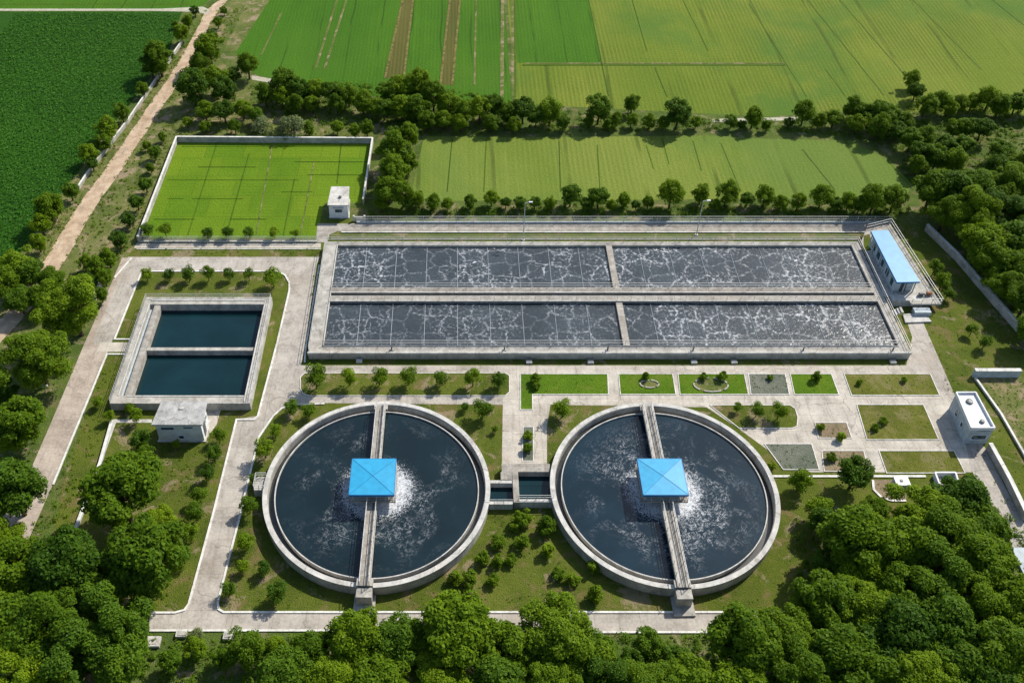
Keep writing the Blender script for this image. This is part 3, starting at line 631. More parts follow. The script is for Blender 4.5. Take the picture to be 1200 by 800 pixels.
# ---------------------------------------------------------------- round clarifiers
ZR = 1.7
def clarifier(xl, xr, yt, yb, bt, bb, hut, labs, seed, foamd):
    Ya, Yb = Yof(yb, ZR), Yof(yt, ZR); cy = (Ya + Yb) / 2; R = (Yb - Ya) / 2
    # widest silhouette row decides the centre in x
    cx = 0
    best = []
    for side, pxv in ((-1, xl), (1, xr)):
        lo, hi = -60, 60
        def ext(c):
            vals = []
            for k in range(0, 360, 2):
                p = Vector((c + R * math.cos(math.radians(k)), cy + R * math.sin(math.radians(k)), ZR)); vals.append(PX + p.x * scale_at(p))
            return min(vals) if side < 0 else max(vals)
        for _ in range(40):
            mid = (lo + hi) / 2
            if ext(mid) < pxv: lo = mid
            else: hi = mid
        best.append((lo + hi) / 2)
    cx = sum(best) / 2; print('clarifier', cx, cy, R, best)
    c = (cx, cy)
    T = thing('clarifier_tank', (cx, cy, 0), labs[0], 'water tank', 'round water tanks in the foreground')
    MB().ring(c, R - .62, R, 0, ZR, 160).build('outer_wall', M['wallc'], T)
    MB().ring(c, R - .55, R + .07, ZR + .002, ZR + .1, 160).build('rim', M['coping'], T)
    MB().ring(c, R - 1.42, R - .62, 0, ZR - 1.15, 160).build('launder_floor', M['darkwet'], T)
    MB().ring(c, R - 1.56, R - 1.42, 0, ZR - .38, 160).build('weir_wall', M['coping'], T)
    wm = water('clarifier_water', (.006, .014, .018) if seed == 1 else (.006, .017, .026), .1, 'clar', 1.6, .08, c, R, 3.3, seed, foamd)
    MB().disc(c, R - 1.54, ZR - .62, 160).build('water', wm, kind='structure')
    # bridge
    A = G(bt[0], bt[1], ZR + .55); Bp = G(bb[0], bb[1], ZR + .55); d = (Bp - A).normalized(); n = Vector((-d.y, d.x, 0))
    wd = .6; up_ = Vector((0, 0, .55))
    br = thing('access_bridge', ((A + Bp) / 2).to_2d().to_3d(), labs[1], 'footbridge', 'footbridges across the round tanks')
    m = MB(); m.bar(A, Bp, wd * 2, .12); m.build('deck', M['walk'], br)
    m = MB()
    for s in (-1, 1):
        m.bar(A + n * s * (wd + .06) - Vector((0, 0, .15)), Bp + n * s * (wd + .06) - Vector((0, 0, .15)), .1, .55)
    L = (Bp - A).length
    m.build('girders', M['wallc'], br)
    m = MB()
    for s in (-1, 1): rail(m, [A + n * s * wd + Vector((0, 0, .07)), Bp + n * s * wd + Vector((0, 0, .07))], .95, 1.6, .06)
    m.build('railing', M['metal'], br)
    MB().bar(A + n * .22 + Vector((0, 0, .09)), Bp + n * .22 + Vector((0, 0, .09)), .22, .06).build('cable_tray', M['darkmetal'], br)
    m = MB(); q = Bp + d * .9
    ang = math.atan2(d.y, d.x)
    def obox(m, c0, hx, hy, z0, z1):
        a_, b_ = d.to_2d() * hx, n.to_2d() * hy; c0 = Vector(c0[:2])
        m.prism([c0 - a_ - b_, c0 + a_ - b_, c0 + a_ + b_, c0 - a_ + b_], z0, z1)
    obox(m, Bp - d * .55, .5, 1.0, ZR + .11, ZR + .5)
    obox(m, Bp + d * .75, .65, .95, 0, ZR + .32); obox(m, Bp + d * 1.3, 1.3, 1.3, 0, .3)
    m.build('pier', M['wallc'], br)
    m = MB(); obox(m, A + d * .1, .5, .95, ZR + .11, ZR + .5); m.build('abutment', M['wallc'], br)
    # central drive house
    hc = G(hut[0], hut[1], 4.0); hw = 2.9; zt = 4.0
    hh = thing('drive_house', (hc.x, hc.y, ZR), labs[2], 'pavilion', 'blue roofed houses in the middle of the round tanks')
    ang2 = 0.0
    def rq(w_, z): return [(hc.x + a * w_, hc.y + b * w_, z) for a, b in ((-1, -1), (1, -1), (1, 1), (-1, 1))]
    m = MB(); m.add(rq(hw, zt) + [(hc.x, hc.y, zt + .16)], [(0, 1, 4), (1, 2, 4), (2, 3, 4), (3, 0, 4)]); m.build('roof', M['blue'], hh)
    m = MB()
    for a, b in ((-1, -1), (1, -1), (1, 1), (-1, 1)): m.bar((hc.x + a * hw, hc.y + b * hw, zt + .01), (hc.x, hc.y, zt + .18), .05, .03)
    m.build('ridge_caps', M['blue2'], hh)
    m = MB()
    q = rq(hw + .02, zt - .16)
    for i in range(4): m.bar(q[i], q[(i + 1) % 4], .08, .34)
    m.build('fascia', M['blue2'], hh)
    for a, b in ((-1, -1), (1, -1), (1, 1), (-1, 1)):
        MB().bar((hc.x + a * 2.5, hc.y + b * 2.5, ZR + .7), (hc.x + a * 2.5, hc.y + b * 2.5, zt - .1), .18).build('post', M['metal'], hh)
    MB().box(hc.x - 3.05, hc.x + 3.05, hc.y - 2.95, hc.y + 3.0, ZR + .62, ZR + .82).build('platform', M['walk'], hh)
    m = MB(); m.tube([(hc.x, hc.y, 0), (hc.x, hc.y, ZR + .62)], [1.6, 1.6], 20); m.build('centre_column', M['wallc'], hh)
    m = MB(); z0 = ZR + .83
    rail(m, [(hc.x - 2.95, hc.y - 2.9, z0), (hc.x - 2.95, hc.y + 2.9, z0), (hc.x + 2.95, hc.y + 2.9, z0), (hc.x + 2.95, hc.y - 2.9, z0), (hc.x - 2.95, hc.y - 2.9, z0)], .9, 1.2, .05); m.build('railing', M['metal'], hh)
    m = MB(); m.box(hc.x - .7, hc.x + .7, hc.y - .6, hc.y + .6, z0, z0 + .9); m.tube([(hc.x, hc.y, z0 + .9), (hc.x, hc.y, z0 + 1.5)], [.4, .3], 12); m.build('drive_motor', M['orange'], hh)
    return c, R
cA, RA = clarifier(309, 573, 471, 688, (446.5, 475), (427, 686), (437, 558), ('round concrete tank of dark water left of centre, with thin foam streaks', 'narrow concrete footbridge across the left round tank', 'square pavilion with bright blue hipped roof in the left round tank'), 1, .75)
cB, RB = clarifier(646, 913, 472.5, 690, (758, 476), (801, 688), (776.5, 558), ('round concrete tank of bluer water right of centre, with dense foam streaks', 'narrow concrete footbridge slanting across the right round tank', 'square pavilion with bright blue hipped roof in the right round tank'), 2, 1.15)
# small platform on the outer side of the left tank
p = G(303, 566, 1.4)
o = thing('inlet_platform', (p.x, p.y, 0), 'small railed concrete platform on the left side of the left round tank', 'platform')
MB().box(p.x - .5, p.x + 1.0, p.y - 1.1, p.y + 1.1, 0, 1.4).build('slab', M['wallc'], o)
rail(MB(), [(p.x + .9, p.y - 1.05, 1.4), (p.x - .45, p.y - 1.05, 1.4), (p.x - .45, p.y + 1.05, 1.4), (p.x + .9, p.y + 1.05, 1.4)], .9, .9, .06).build('railing', M['metal'], o)

# ---------------------------------------------------------------- channels between the tanks
ZC = 1.3
def X_(px, py): return Xof(px, py, ZC)
def Y_(py): return Yof(py, ZC)
c0 = G(608, 570)
T = thing('junction_chamber', (c0.x, c0.y, 0), 'concrete chamber with two dark water pools between the round tanks', 'water chamber')
m = MB()
m.box(X_(588, 552), X_(645, 552), Y_(552.5), Y_(543), 0, ZC); m.box(X_(587, 562), X_(601, 562), Y_(562), Y_(552.5), 0, ZC - .002)
m.box(X_(601, 570), X_(608, 570), Y_(588.5), Y_(552.5), 0, ZC + .05)
m.build('deck', M['walk'], T)
MB().box(X_(573.5, 565), X_(601, 565), Y_(565.5), Y_(562), 0, ZC - .06).build('chamber_wall', M['coping'], T)
MB().box(X_(608, 588), X_(651, 588), Y_(588), Y_(584.5), 0, ZC).build('chamber_wall', M['coping'], T); MB().box(X_(567, 588), X_(601, 588), Y_(590), Y_(586.5), 0, ZC - .1).build('chamber_wall', M['coping'], T)
m = MB(); rail(m, [(X_(568, 587), Y_(589.5), ZC - .1), (X_(601, 587), Y_(589.5), ZC - .1)], .9, 1.1, .05); rail(m, [(X_(608, 587), Y_(585), ZC), (X_(649, 587), Y_(585), ZC)], .9, 1.1, .05); m.build('railing', M['metal'], T)
MB().box(X_(574, 560), X_(649, 560), Y_(586.5), Y_(564), -.3, .28).build('water', M['w_pond'], kind='structure')
MB().box(X_(608.3, 560), X_(648, 560), Y_(563.8), Y_(552.6), -.3, .28).build('water', M['w_pond'], kind='structure')

# ---------------------------------------------------------------- blower building on its raised deck
ZD = 1.3
T = thing('equipment_deck', G(1075, 340), 'raised grey concrete deck with railings at the right end of the big basin', 'platform')
dk = P2([(1009, 283), (1015, 269), (1043, 262), (1103, 356), (1068, 356), (1062, 347), (1036, 347)], ZD)
MB().prism(dk, ZD - .35, ZD).build('deck_slab', M['wallc'], T)
MB().prism(P2([(1012, 284), (1015, 270), (1040, 264), (1092, 346), (1062, 346), (1036, 345)], ZD - .35), 0, ZD - .35).build('deck_base', M['greyrender'], T)
m = MB(); q = [Vector((p.x, p.y, ZD)) for p in dk]
rail(m, [q[1], q[2], q[3], q[4]], 1.1, 1.6, .06); m.build('railing', M['metal'], T)
MB().prism(P2([(1042, 345.5), (1080, 345.5), (1083, 352), (1046, 352)], ZD + .02), 0, ZD + .03).build('link_walkway', M['coping'], T)
MB().prism(P2([(1058, 368), (1083, 366), (1092, 376.5), (1061, 377.5)], .3), 0, .3).build('foot_slab', M['coping'], T)
MB().prism(P2([(1069, 362), (1088, 362), (1091, 368), (1072, 368)], .6), 0, ZD - .36).build('support_pier', M['greyrender'], T)
m = MB()
a = G(1072, 361, ZD); b = G(1062, 361, ZD)
for k in range(5):
    z1 = ZD - .05 - k * .24; m.box(b.x - 1.0 - k * .35, b.x - .65 - k * .35, a.y - .9, a.y + .3, max(0, z1 - .2), z1)
m.build('steps', M['coping'], T)
for i, (px, py) in enumerate(((1088, 346), (1079, 347))):
    p = G(px, py, ZD); o = thing('pump_unit', p, ['small rusty pump unit on the deck in front of the long blue roof, right one', 'small dark pump unit on the deck in front of the long blue roof, left one'][i], 'pump', 'pump units on the deck')
    MB().box(p.x - .5, p.x + .5, p.y - .3, p.y + .3, ZD + .001, ZD + .15).build('bedplate', M['wallc'], o)
    MB().tube([(p.x - .4, p.y, ZD + .45), (p.x + .1, p.y, ZD + .45), (p.x + .45, p.y, ZD + .45)], [.28, .28, .16], 12).build('motor', M['orange' if i == 0 else 'darkmetal'], o)
zr = ZD + 2.7
r4 = P2([(1051, 331), (1078, 330.5), (1040.5, 270), (1020.5, 271)], zr)
T = thing('blower_house', (r4[0].x, r4[0].y, ZD), 'long open sided shed with a light blue sheet roof beside the basin', 'shed')
m = MB(); m.prism(r4, zr, zr + .08); m.build('roof', M['bluelight'], T)
m = MB()
for i in range(4): m.bar(r4[i].to_3d() + Vector((0, 0, zr - .1)), r4[(i + 1) % 4].to_3d() + Vector((0, 0, zr - .1)), .07, .22)
m.build('fascia', M['blue2'], T)
cc = (r4[0] + r4[1] + r4[2] + r4[3]) / 4
ins = [cc + (p - cc) * .9 for p in r4]
for i, j, n in ((0, 3, 7), (1, 2, 7), (0, 1, 2)):
    for k in range(n + 1):
        if (i, j) == (0, 1) and k in (0, 2): continue
        q = ins[i].lerp(ins[j], k / n); MB().bar((q.x, q.y, ZD), (q.x, q.y, zr - .1), .16).build('column', M['greyrender'], T)
m = MB(); e = [cc + (p - cc) * .86 for p in r4]; m.prism(e, ZD, zr - .4); m.build('inner_wall', M['greyrender'], T)
for k in range(5):
    a = e[0].lerp(e[3], (k + .25) / 5.2); b = e[0].lerp(e[3], (k + .75) / 5.2)
    MB().bar((a.x - .02, a.y, ZD + 1.25), (b.x - .02, b.y, ZD + 1.25), .06, 1.2).build('window', M['glass'], T)
a = e[0].lerp(e[1], .35); b = e[0].lerp(e[1], .65); MB().bar((a.x, a.y - .02, ZD + 1.0), (b.x, b.y - .02, ZD + 1.0), .06, 1.9).build('door', M['darkmetal'], T)
MB().sheet([p for p in P2([(1012, 276), (1019, 274), (1024, 293), (1012, 294)], ZD + .02)], ZD + .01).build('lawn_bed', M['lawn'], kind='structure')

# ---------------------------------------------------------------- small buildings
def house(name, roof_px, zr, lab, cat, rmat, wmat, overhang, wins, parapet=0, slab=.25, extras=()):
    q = P2(roof_px, zr)                                 # front-left, front-right, back-right, back-left
    c = (q[0] + q[1] + q[2] + q[3]) / 4
    T = thing(name, (c.x, c.y, 0), lab, cat)
    def off(p, d):
        v = p - c; return c + Vector((v.x - math.copysign(d, v.x), v.y - math.copysign(d, v.y)))
    wq = [off(p, overhang) for p in q]
    MB().prism(wq, 0, zr - slab).build('wall', M[wmat], T)
    MB().prism(q, zr - slab, zr).build('roof', M[rmat], T, bevel=.02)
    if parapet:
        m = MB()
        for i in range(4):
            a, b = off(q[i], .09), off(q[(i + 1) % 4], .09); m.bar((a.x, a.y, zr + parapet / 2), (b.x, b.y, zr + parapet / 2), .18, parapet + .002 * i)
        m.build('parapet', M['white'], T)
    for side, u0, u1, z0, z1, kind in wins:
        a0, b0 = (wq[0], wq[1]) if side == 'f' else ((wq[3], wq[0]) if side == 'l' else (wq[1], wq[2]))
        a, b = a0.lerp(b0, u0), a0.lerp(b0, u1); d = (b - a).normalized(); n = Vector((d.y, -d.x)) * .03; zm = (z0 + z1) / 2
        fr = MB()
        A3 = Vector((a.x + n.x, a.y + n.y, 0)); B3 = Vector((b.x + n.x, b.y + n.y, 0)); Z = lambda z: Vector((0, 0, z))
        if kind == 'window':
            fr.bar(A3 + Z(z1 + .05), B3 + Z(z1 + .05), .12, .1).bar(A3 + Z(z0 - .05), B3 + Z(z0 - .05), .2, .1).bar(A3 + Z(z0), A3 + Z(z1), .1, .1).bar(B3 + Z(z0), B3 + Z(z1), .1, .1)
            f_ = fr.build('window', M['white'], T)
            MB().bar(A3 + Z(zm), B3 + Z(zm), .05, z1 - z0).build('pane', M['glass'], f_, origin=T.location)
        elif kind == 'door':
            f_ = MB().bar(A3 + Z(zm), B3 + Z(zm), .07, z1 - z0).build('door', M['darkmetal'], T)
            h_ = A3.lerp(B3, .85) + Vector((n.x, n.y, 0)) * 1.6 + Z(1.0); MB().bar(h_, h_ + Z(.15), .05).build('handle', M['metal'], f_, origin=T.location)
        else:
            MB().bar(A3 + Z(z1), B3 + Z(z1), .5, .08).build('canopy', M['coping'], T)
    p0 = [off(p, overhang - .25) for p in q]
    MB().prism(p0, 0, .18).build('plinth', M['coping'], T)
    return T, q, c
Tb, q, c = house('pump_house', [(177, 497.5), (237, 497.5), (243, 470), (189, 470)], 3.9, 'small white building with a stained flat roof beside the square pond', 'building', 'roofc', 'white', .38,
                 [('f', .1, .4, 2.5, 2.95, 'window'), ('f', .6, .82, 2.75, 3.05, 'window'), ('f', .45, .57, .6, 1.2, 'window'), ('r', .2, .5, .2, 2.4, 'door'), ('r', .62, .85, 1.6, 2.4, 'window')])
m = MB(); cc2 = c; m.box(c.x - .4, c.x + .3, c.y + .6, c.y + 1.1, 3.9, 4.02); m.build('roof_hatch', M['wallc'], Tb)
Tb, q, c = house('guard_hut', [(383.5, 240.5), (408.5, 240.5), (409.5, 218.5), (388, 218.5)], 3.0, 'tiny white hut with a pale sheet roof at the corner of the rice plots', 'hut', 'coping', 'white', .2,
                 [('f', .3, .7, 1.3, 2.0, 'window'), ('f', .22, .78, 2.1, 2.35, 'canopy'), ('r', .3, .6, .2, 2.2, 'door')], slab=.18)
MB().tube([(c.x + .2, c.y - .6, 3.0), (c.x + .2, c.y - .6, 3.3)], [.3, .25], 10).build('roof_vent', M['darkmetal'], Tb)
Tb, q, c = house('control_building', [(1137, 503), (1166, 503), (1143, 460.5), (1119, 460.5)], 3.2, 'white flat roofed building with parapet and two dark roof vents', 'building', 'white', 'greyrender', .1,
                 [('f', .2, .85, 1.1, 1.9, 'window'), ('l', .28, .4, 1.1, 2.3, 'window'), ('l', .62, .72, 1.2, 2.0, 'window'), ('f', .35, .85, 2.6, 2.8, 'canopy')], parapet=.35)
for (u, v, s_) in ((.5, .75, .5), (.62, .2, .35)):
    p = q[0].lerp(q[1], u).lerp(q[3].lerp(q[2], u), v)
    MB().tube([(p.x, p.y, 3.2), (p.x, p.y, 3.45), (p.x, p.y, 3.5)], [s_, s_ * .9, s_ * .4], 12).build('roof_vent', M['darkmetal'], Tb)
# dark pillars beside the control building, enclosure, equipment box
p = G(1057, 573)
o = thing('equipment_box', p, 'grey equipment cabinet with white lid in front of the curved kerb', 'cabinet')
MB().box(p.x - .95, p.x + .75, p.y - .1, p.y + 1.3, 0, 1.0).build('body', M['greyrender'], o, bevel=.04)
MB().box(p.x - 1.05, p.x + .85, p.y - .2, p.y + 1.4, 1.0, 1.12).build('lid', M['white'], o)
MB().box(p.x - .35, p.x - .05, p.y + .4, p.y + .7, 1.12, 1.25).build('lid_knob', M['wallc'], o)
q = P2([(1096, 553), (1120, 553), (1124, 566), (1101, 566)], .9)
o = thing('bin_enclosure', q[0].to_3d(), 'low white walled grey enclosure half hidden by trees near the right plaza', 'enclosure')
m = MB()
for i in (0, 1, 3): a, b = q[i], q[(i + 1) % 4]; m.bar((a.x, a.y, .45), (b.x, b.y, .45 + .001 * i), .22, .9)
m.build('wall', M['white'], o); MB().sheet(q, .12).build('floor_slab', M['wallc'], o)
for i, (px, py, w_, d_, lab) in enumerate(((180, 753, 1.7, 1.3, 'square white concrete cover beside the lower left wood'), (213, 744, 1.3, .8, 'pale slab just below the bottom road, middle of three'), (268, 746, 1.2, 1.0, 'pale slab below the bottom road near the leafy bush'), (53, 452, 1.0, .8, 'small white block among trees left of the perimeter road'))):
    p = G(px, py); o = thing('concrete_cover', p, lab, 'concrete slab', 'small concrete slabs')
    MB().box(p.x - w_ / 2, p.x + w_ / 2, p.y - d_ / 2, p.y + d_ / 2, 0, .45).build('block', M['coping'], o, bevel=.04)
    MB().box(p.x - w_ * .3, p.x + w_ * .3, p.y - d_ * .3, p.y + d_ * .3, .45, .5).build('hatch', M['wallc'], o)
p = G(1225, 660); o = MB().box(G(1191, 660).x, p.x, p.y - 2, p.y + 2, 0, .5).build('concrete_cover', M['greyrender'], origin=G(1195, 660)); tag(o, 'grey slab with pale edge at the right edge beside the trees', 'concrete slab')

# ---------------------------------------------------------------- vegetation
RNG = np.random.default_rng(11)
def unit(n):
    v = RNG.normal(size=(n, 3)); return v / np.linalg.norm(v, axis=1, keepdims=True)
def leaf_quads(P, N, size, elong=1.8):
    """one folded-looking quad per point, facing N"""
    n = len(P); t = np.cross(N, unit(n)); t /= np.linalg.norm(t, axis=1, keepdims=True) + 1e-9; b = np.cross(N, t)
    s = (size * RNG.uniform(.6, 1.35, n))[:, None]
    k = s / elong
    v = np.stack([P - t * s * .5, P + b * k * .5 + N * s * .08, P + t * s * .5, P - b * k * .5 + N * s * .08], 1).reshape(-1, 3)
    return v
def mesh_from_quads(name, V, mat):
    nq = len(V) // 4; me = bpy.data.meshes.new(name)
    me.vertices.add(len(V)); me.vertices.foreach_set('co', V.astype(np.float32).ravel())
    me.loops.add(len(V)); me.loops.foreach_set('vertex_index', np.arange(len(V), dtype=np.int32))
    me.polygons.add(nq); me.polygons.foreach_set('loop_start', np.arange(0, nq * 4, 4, dtype=np.int32)); me.polygons.foreach_set('loop_total', np.full(nq, 4, np.int32))
    me.update(calc_edges=True); me.materials.append(mat); return me
def crown_mesh(name, R, zc, flat, nblob, nleaf, leaf, mat, blob=(.24, .4), cone=0.0, lop=.12):
    cs = []; tries = 0
    while len(cs) < nblob:
        d = unit(1)[0]; r = RNG.uniform(.35, .88) ** .6
        p = d * r * .78
        if p[2] < -.55: continue
        if cone: p[:2] *= (1 - cone * max(0, p[2]))
        p[:2] += RNG.normal(size=2) * lop * .5
        cs.append((p, RNG.uniform(*blob)))
    V = []; tot = sum(b * b for _, b in cs)
    for p, b in cs:
        n = int(nleaf * b * b / tot); d = unit(n); d[:, 2] = np.where(RNG.random(n) < .72, np.abs(d[:, 2]), d[:, 2])
        rad = b * (RNG.uniform(.55, 1.08, n))[:, None]
        Pn = (p + d * rad) * np.array([1, 1, flat]) * R + np.array([0, 0, zc])
        N = d * .8 + unit(n) * .75 + np.array([0, 0, .5]); N /= np.linalg.norm(N, axis=1, keepdims=True)
        V.append(leaf_quads(Pn, N, leaf))
    return mesh_from_quads(name, np.concatenate(V), mat)
def trunk_mesh(R, zc, r0, nb):
    m = MB(); top = zc + .1 * R
    w1 = RNG.normal(size=2) * .06 * R
    m.tube([(0, 0, -.1), (w1[0] * .4, w1[1] * .4, top * .35), (w1[0], w1[1], top * .7), (w1[0] * 1.3, w1[1], top)], [r0 * 1.3, r0, r0 * .75, r0 * .3], 8)
    for k in range(nb):
        a = 2 * math.pi * (k + RNG.uniform(-.3, .3)) / nb; z0 = top * RNG.uniform(.38, .65)
        e = Vector((math.cos(a) * R * .6, math.sin(a) * R * .6, zc + RNG.uniform(0, .35) * R))
        s = Vector((w1[0] * .8, w1[1] * .8, z0)); mid = s.lerp(e, .5) + Vector((0, 0, .08 * R))
        m.tube([s, mid, e], [r0 * .5, r0 * .32, r0 * .1], 6)
    me = bpy.data.meshes.new('trunk'); me.from_pydata(m.v, [], m.f); me.update(); me.materials.append(M['bark']); return me
PROTO = {}
def protos(key, n, R, zc, flat, nblob, nleaf, leaf, mats, r0, nb=5, **kw):
    PROTO[key] = [(crown_mesh('crown', R, zc, flat * RNG.uniform(.88, 1.12), nblob, nleaf, leaf, M[mats[i % len(mats)]], **kw), trunk_mesh(R, zc, r0, nb)) for i in range(n)] + [R, zc]
protos('big', 7, 5.0, 5.6, .92, 64, 15000, .5, ['leaf', 'leaf', 'leafdark'], .28, 6, blob=(.12, .34))
_b = PROTO['big']
protos('big', 4, 5.0, 5.6, .98, 46, 24000, .33, ['leafyoung', 'leaf', 'leafdark'], .26, 6, blob=(.1, .3), lop=.3)
PROTO['big'] = _b[:-2] + PROTO['big']
protos('mid', 6, 2.5, 2.9, 1.0, 40, 5200, .3, ['leaf', 'leafdark', 'leaf', 'leaf'], .15, 5, blob=(.16, .34))
protos('small', 6, 1.15, 1.6, 1.05, 22, 2000, .19, ['leaf', 'leafyoung', 'leafdark'], .06, 4, blob=(.3, .48))
protos('shrub', 5, .88, .7, .85, 16, 1200, .2, ['leafyoung', 'leaf'], .05, 4, blob=(.25, .42))
protos('pale', 1, 2.2, 1.5, .7, 26, 3000, .26, ['leafpale'], .08, 5)
R_ = random.Random(5)
ORD = ['first', 'second', 'third', 'fourth', 'fifth', 'sixth', 'seventh', 'eighth', 'ninth', 'tenth', 'eleventh', 'twelfth', 'thirteenth', 'fourteenth', 'fifteenth', 'sixteenth', 'seventeenth', 'eighteenth', 'nineteenth', 'twentieth',
       '21st', '22nd', '23rd', '24th', '25th', '26th', '27th', '28th', '29th', '30th', '31st', '32nd', '33rd', '34th', '35th', '36th']
def plant(key, px, py, r, name, label, cat, group):
    ps = PROTO[key]; Rp, zc = ps[-2], ps[-1]; r *= 1.25 if key == 'shrub' else 1
    k = 1.0
    for _ in range(4):
        p = G(px, py, zc * k); k = r * 1.17 / scale_at(p) / Rp
    cm, tm = R_.choice(ps[:-2])
    o = root(name, (p.x, p.y, 0), label, cat, group, R_.uniform(0, 6.28))
    kz = k * R_.uniform(.92, 1.1); o.scale = (k * R_.uniform(.95, 1.06), k * R_.uniform(.95, 1.06), kz)
    for nm, me in (('trunk', tm), ('crown', cm)):
        c_ = bpy.data.objects.new(nm, me); COL.objects.link(c_); c_.parent = o
def row(key, name, what, where, lst, cat='tree', order='left', group=None):
    lst = sorted(lst, key=(lambda t: t[0]) if order == 'left' else (lambda t: t[1]))
    n = len(lst); side = 'from the left' if order == 'left' else 'from the top'
    for i, (px, py, r) in enumerate(lst):
        lab = '%s, %s' % (what, where) if n == 1 else '%s %s, %s %s' % (what, where, ORD[i] if i < n - 1 else 'last', side)
        if len(lab.replace(',', '').split()) > 16: print('LONG', lab)
        plant(key, px, py, r, name, lab, cat, group or (what + 's ' + where))
row('small', 'young_tree', 'round young tree', 'between top road and square pond', [(171, 321, 6.5), (197, 321, 6.5), (220, 320, 8), (243, 320, 7.5), (268, 321, 6), (291, 321, 6.5), (319, 324, 10)])
row('small', 'young_tree', 'small round tree', 'inside the fence of the rice plots', [(172, 268, 7), (193, 269, 8), (243, 273, 6), (267, 272, 6), (291, 272, 6), (321, 272, 6), (346, 273, 5)])
row('small', 'young_tree', 'young tree', 'in the lawn bed below the big basin', [(369, 441, 13), (409, 441, 9.5), (444, 441, 9.5), (479, 440, 9.5), (518, 442, 8.5), (554, 442, 9.5), (585, 445, 8)])
row('small', 'young_tree', 'small tree', 'on lawn above the left round tank', [(341, 476, 8), (362, 479, 8), (545, 476, 4.5), (566, 478, 10.5), (580, 502, 4)])
row('small', 'young_tree', 'leafy young tree', 'on lawn left of the left round tank', [(322, 504, 7), (309, 525, 11), (291, 592, 9), (289, 634, 10), (324, 693, 11), (309, 664, 8), (268, 690, 8), (298, 560, 6), (285, 662, 7)], order='top')
row('small', 'young_tree', 'small tree', 'between white pump building and internal road', [(256, 510, 8), (250, 531, 9), (243, 553, 9), (234, 580, 10), (207, 520, 5), (228, 600, 10), (222, 625, 11), (214, 650, 10)], order='top')
row('small', 'young_tree', 'thin small tree', 'left of the white pump building', [(158, 487, 8), (152, 478, 6), (163, 514, 12), (172, 530, 9), (128, 487, 6), (115, 470, 6)])
row('small', 'young_tree', 'solitary bushy tree', 'left of the upper edge of the right round tank', [(660, 477, 11)])
row('shrub', 'lawn_shrub', 'small green shrub', 'on grass between the two round tanks', [(614, 607, 9), (640, 617, 9), (583, 635, 7), (566, 654, 7), (552, 675, 7), (533, 677, 7), (577, 679, 6), (641, 644, 7), (655, 672, 7), (673, 678, 6.5), (694, 665, 6.5), (698, 696, 8), (612, 634, 7),
                                                                                                    (598, 655, 6), (583, 657, 6), (548, 688, 5), (517, 700, 5), (605, 613, 7)], cat='shrub')
row('shrub', 'lawn_shrub', 'tiny shrub', 'in the bright lawn beds of the plaza', [(627, 444, 5), (757, 441, 4), (824, 441, 4), (846, 440, 5), (957, 441, 5), (903, 442, 3), (1008, 448, 3), (1060, 445, 3), (628, 452, 4)], cat='shrub')
row('small', 'young_tree', 'small tree', 'in the rounded bed above right round tank', [(865, 476, 5.5), (888, 480, 8), (914, 481, 9)])
row('shrub', 'lawn_shrub', 'tiny shrub', 'in the olive and grey plaza beds', [(1036, 493, 4), (1026, 500, 4), (985, 511, 5), (962, 500, 4), (619, 510, 5), (619, 525, 5), (905, 545, 4), (975, 535, 5), (1003, 540, 4)], cat='shrub')
row('mid', 'leafy_tree', 'medium tree', 'beside the lower edge of the right plaza', [(1003, 553, 22), (938, 562, 14), (960, 598, 16)])
row('mid', 'hedge_tree', 'round dark tree', 'in the row behind the long fence', [(478, 238, 8), (508, 236, 9), (524, 238, 8), (551, 236, 9), (576, 231, 10), (593, 237, 7), (610, 237, 8), (627, 237, 8), (645, 237, 8), (669, 229, 12), (702, 230, 13), (731, 233, 9), (760, 236, 8), (787, 227, 16), (822, 226, 12), (852, 227, 14),
                                                                                              (876, 233, 9), (897, 229, 13), (916, 236, 9), (936, 236, 10), (964, 228, 14), (980, 238, 9), (995, 236, 11), (1025, 233, 17), (1048, 234, 15), (688, 238, 9), (718, 240, 7), (745, 240, 6), (838, 239, 8), (1008, 240, 10)])
row('mid', 'leafy_tree', 'dense dark tree', 'in the clump right of the rice plots', [(480, 157, 14), (463, 160, 12), (465, 176, 20), (462, 200, 21), (478, 190, 14), (455, 220, 18), (472, 227, 15), (490, 232, 10), (447, 238, 9)], order='top')
row('mid', 'field_tree', 'bushy tree', 'between dark crop field and dirt track', [(185, 66, 20), (176, 78, 12), (212, 38, 10), (220, 24, 8), (228, 12, 6), (205, 28, 5), (166, 104, 8), (142, 132, 10), (125, 150, 14), (120, 166, 11), (103, 180, 12), (108, 192, 8), (82, 223, 11), (57, 243, 18), (48, 262, 13), (44, 284, 11), (20, 308, 20), (32, 322, 16), (5, 333, 18), (64, 245, 10), (42, 314, 10)], order='top')
row('mid', 'field_tree', 'dark tree', 'right of the dirt track', [(245, 58, 17), (235, 72, 13), (225, 100, 20), (250, 92, 17), (262, 104, 16), (272, 88, 10), (290, 76, 14), (262, 128, 14), (284, 126, 12), (300, 135, 9), (240, 128, 12), (248, 42, 8), (255, 26, 6), (262, 12, 5)], order='top')
row('mid', 'field_tree', 'leafy tree', 'in the long tree line left of the meadow', [(310, 108, 14), (333, 97, 16), (330, 112, 12), (352, 107, 14), (372, 104, 14), (388, 108, 14), (408, 110, 13), (425, 118, 13), (440, 124, 12), (395, 122, 10), (345, 122, 11), (365, 121, 10), (455, 110, 14), (450, 126, 13)])
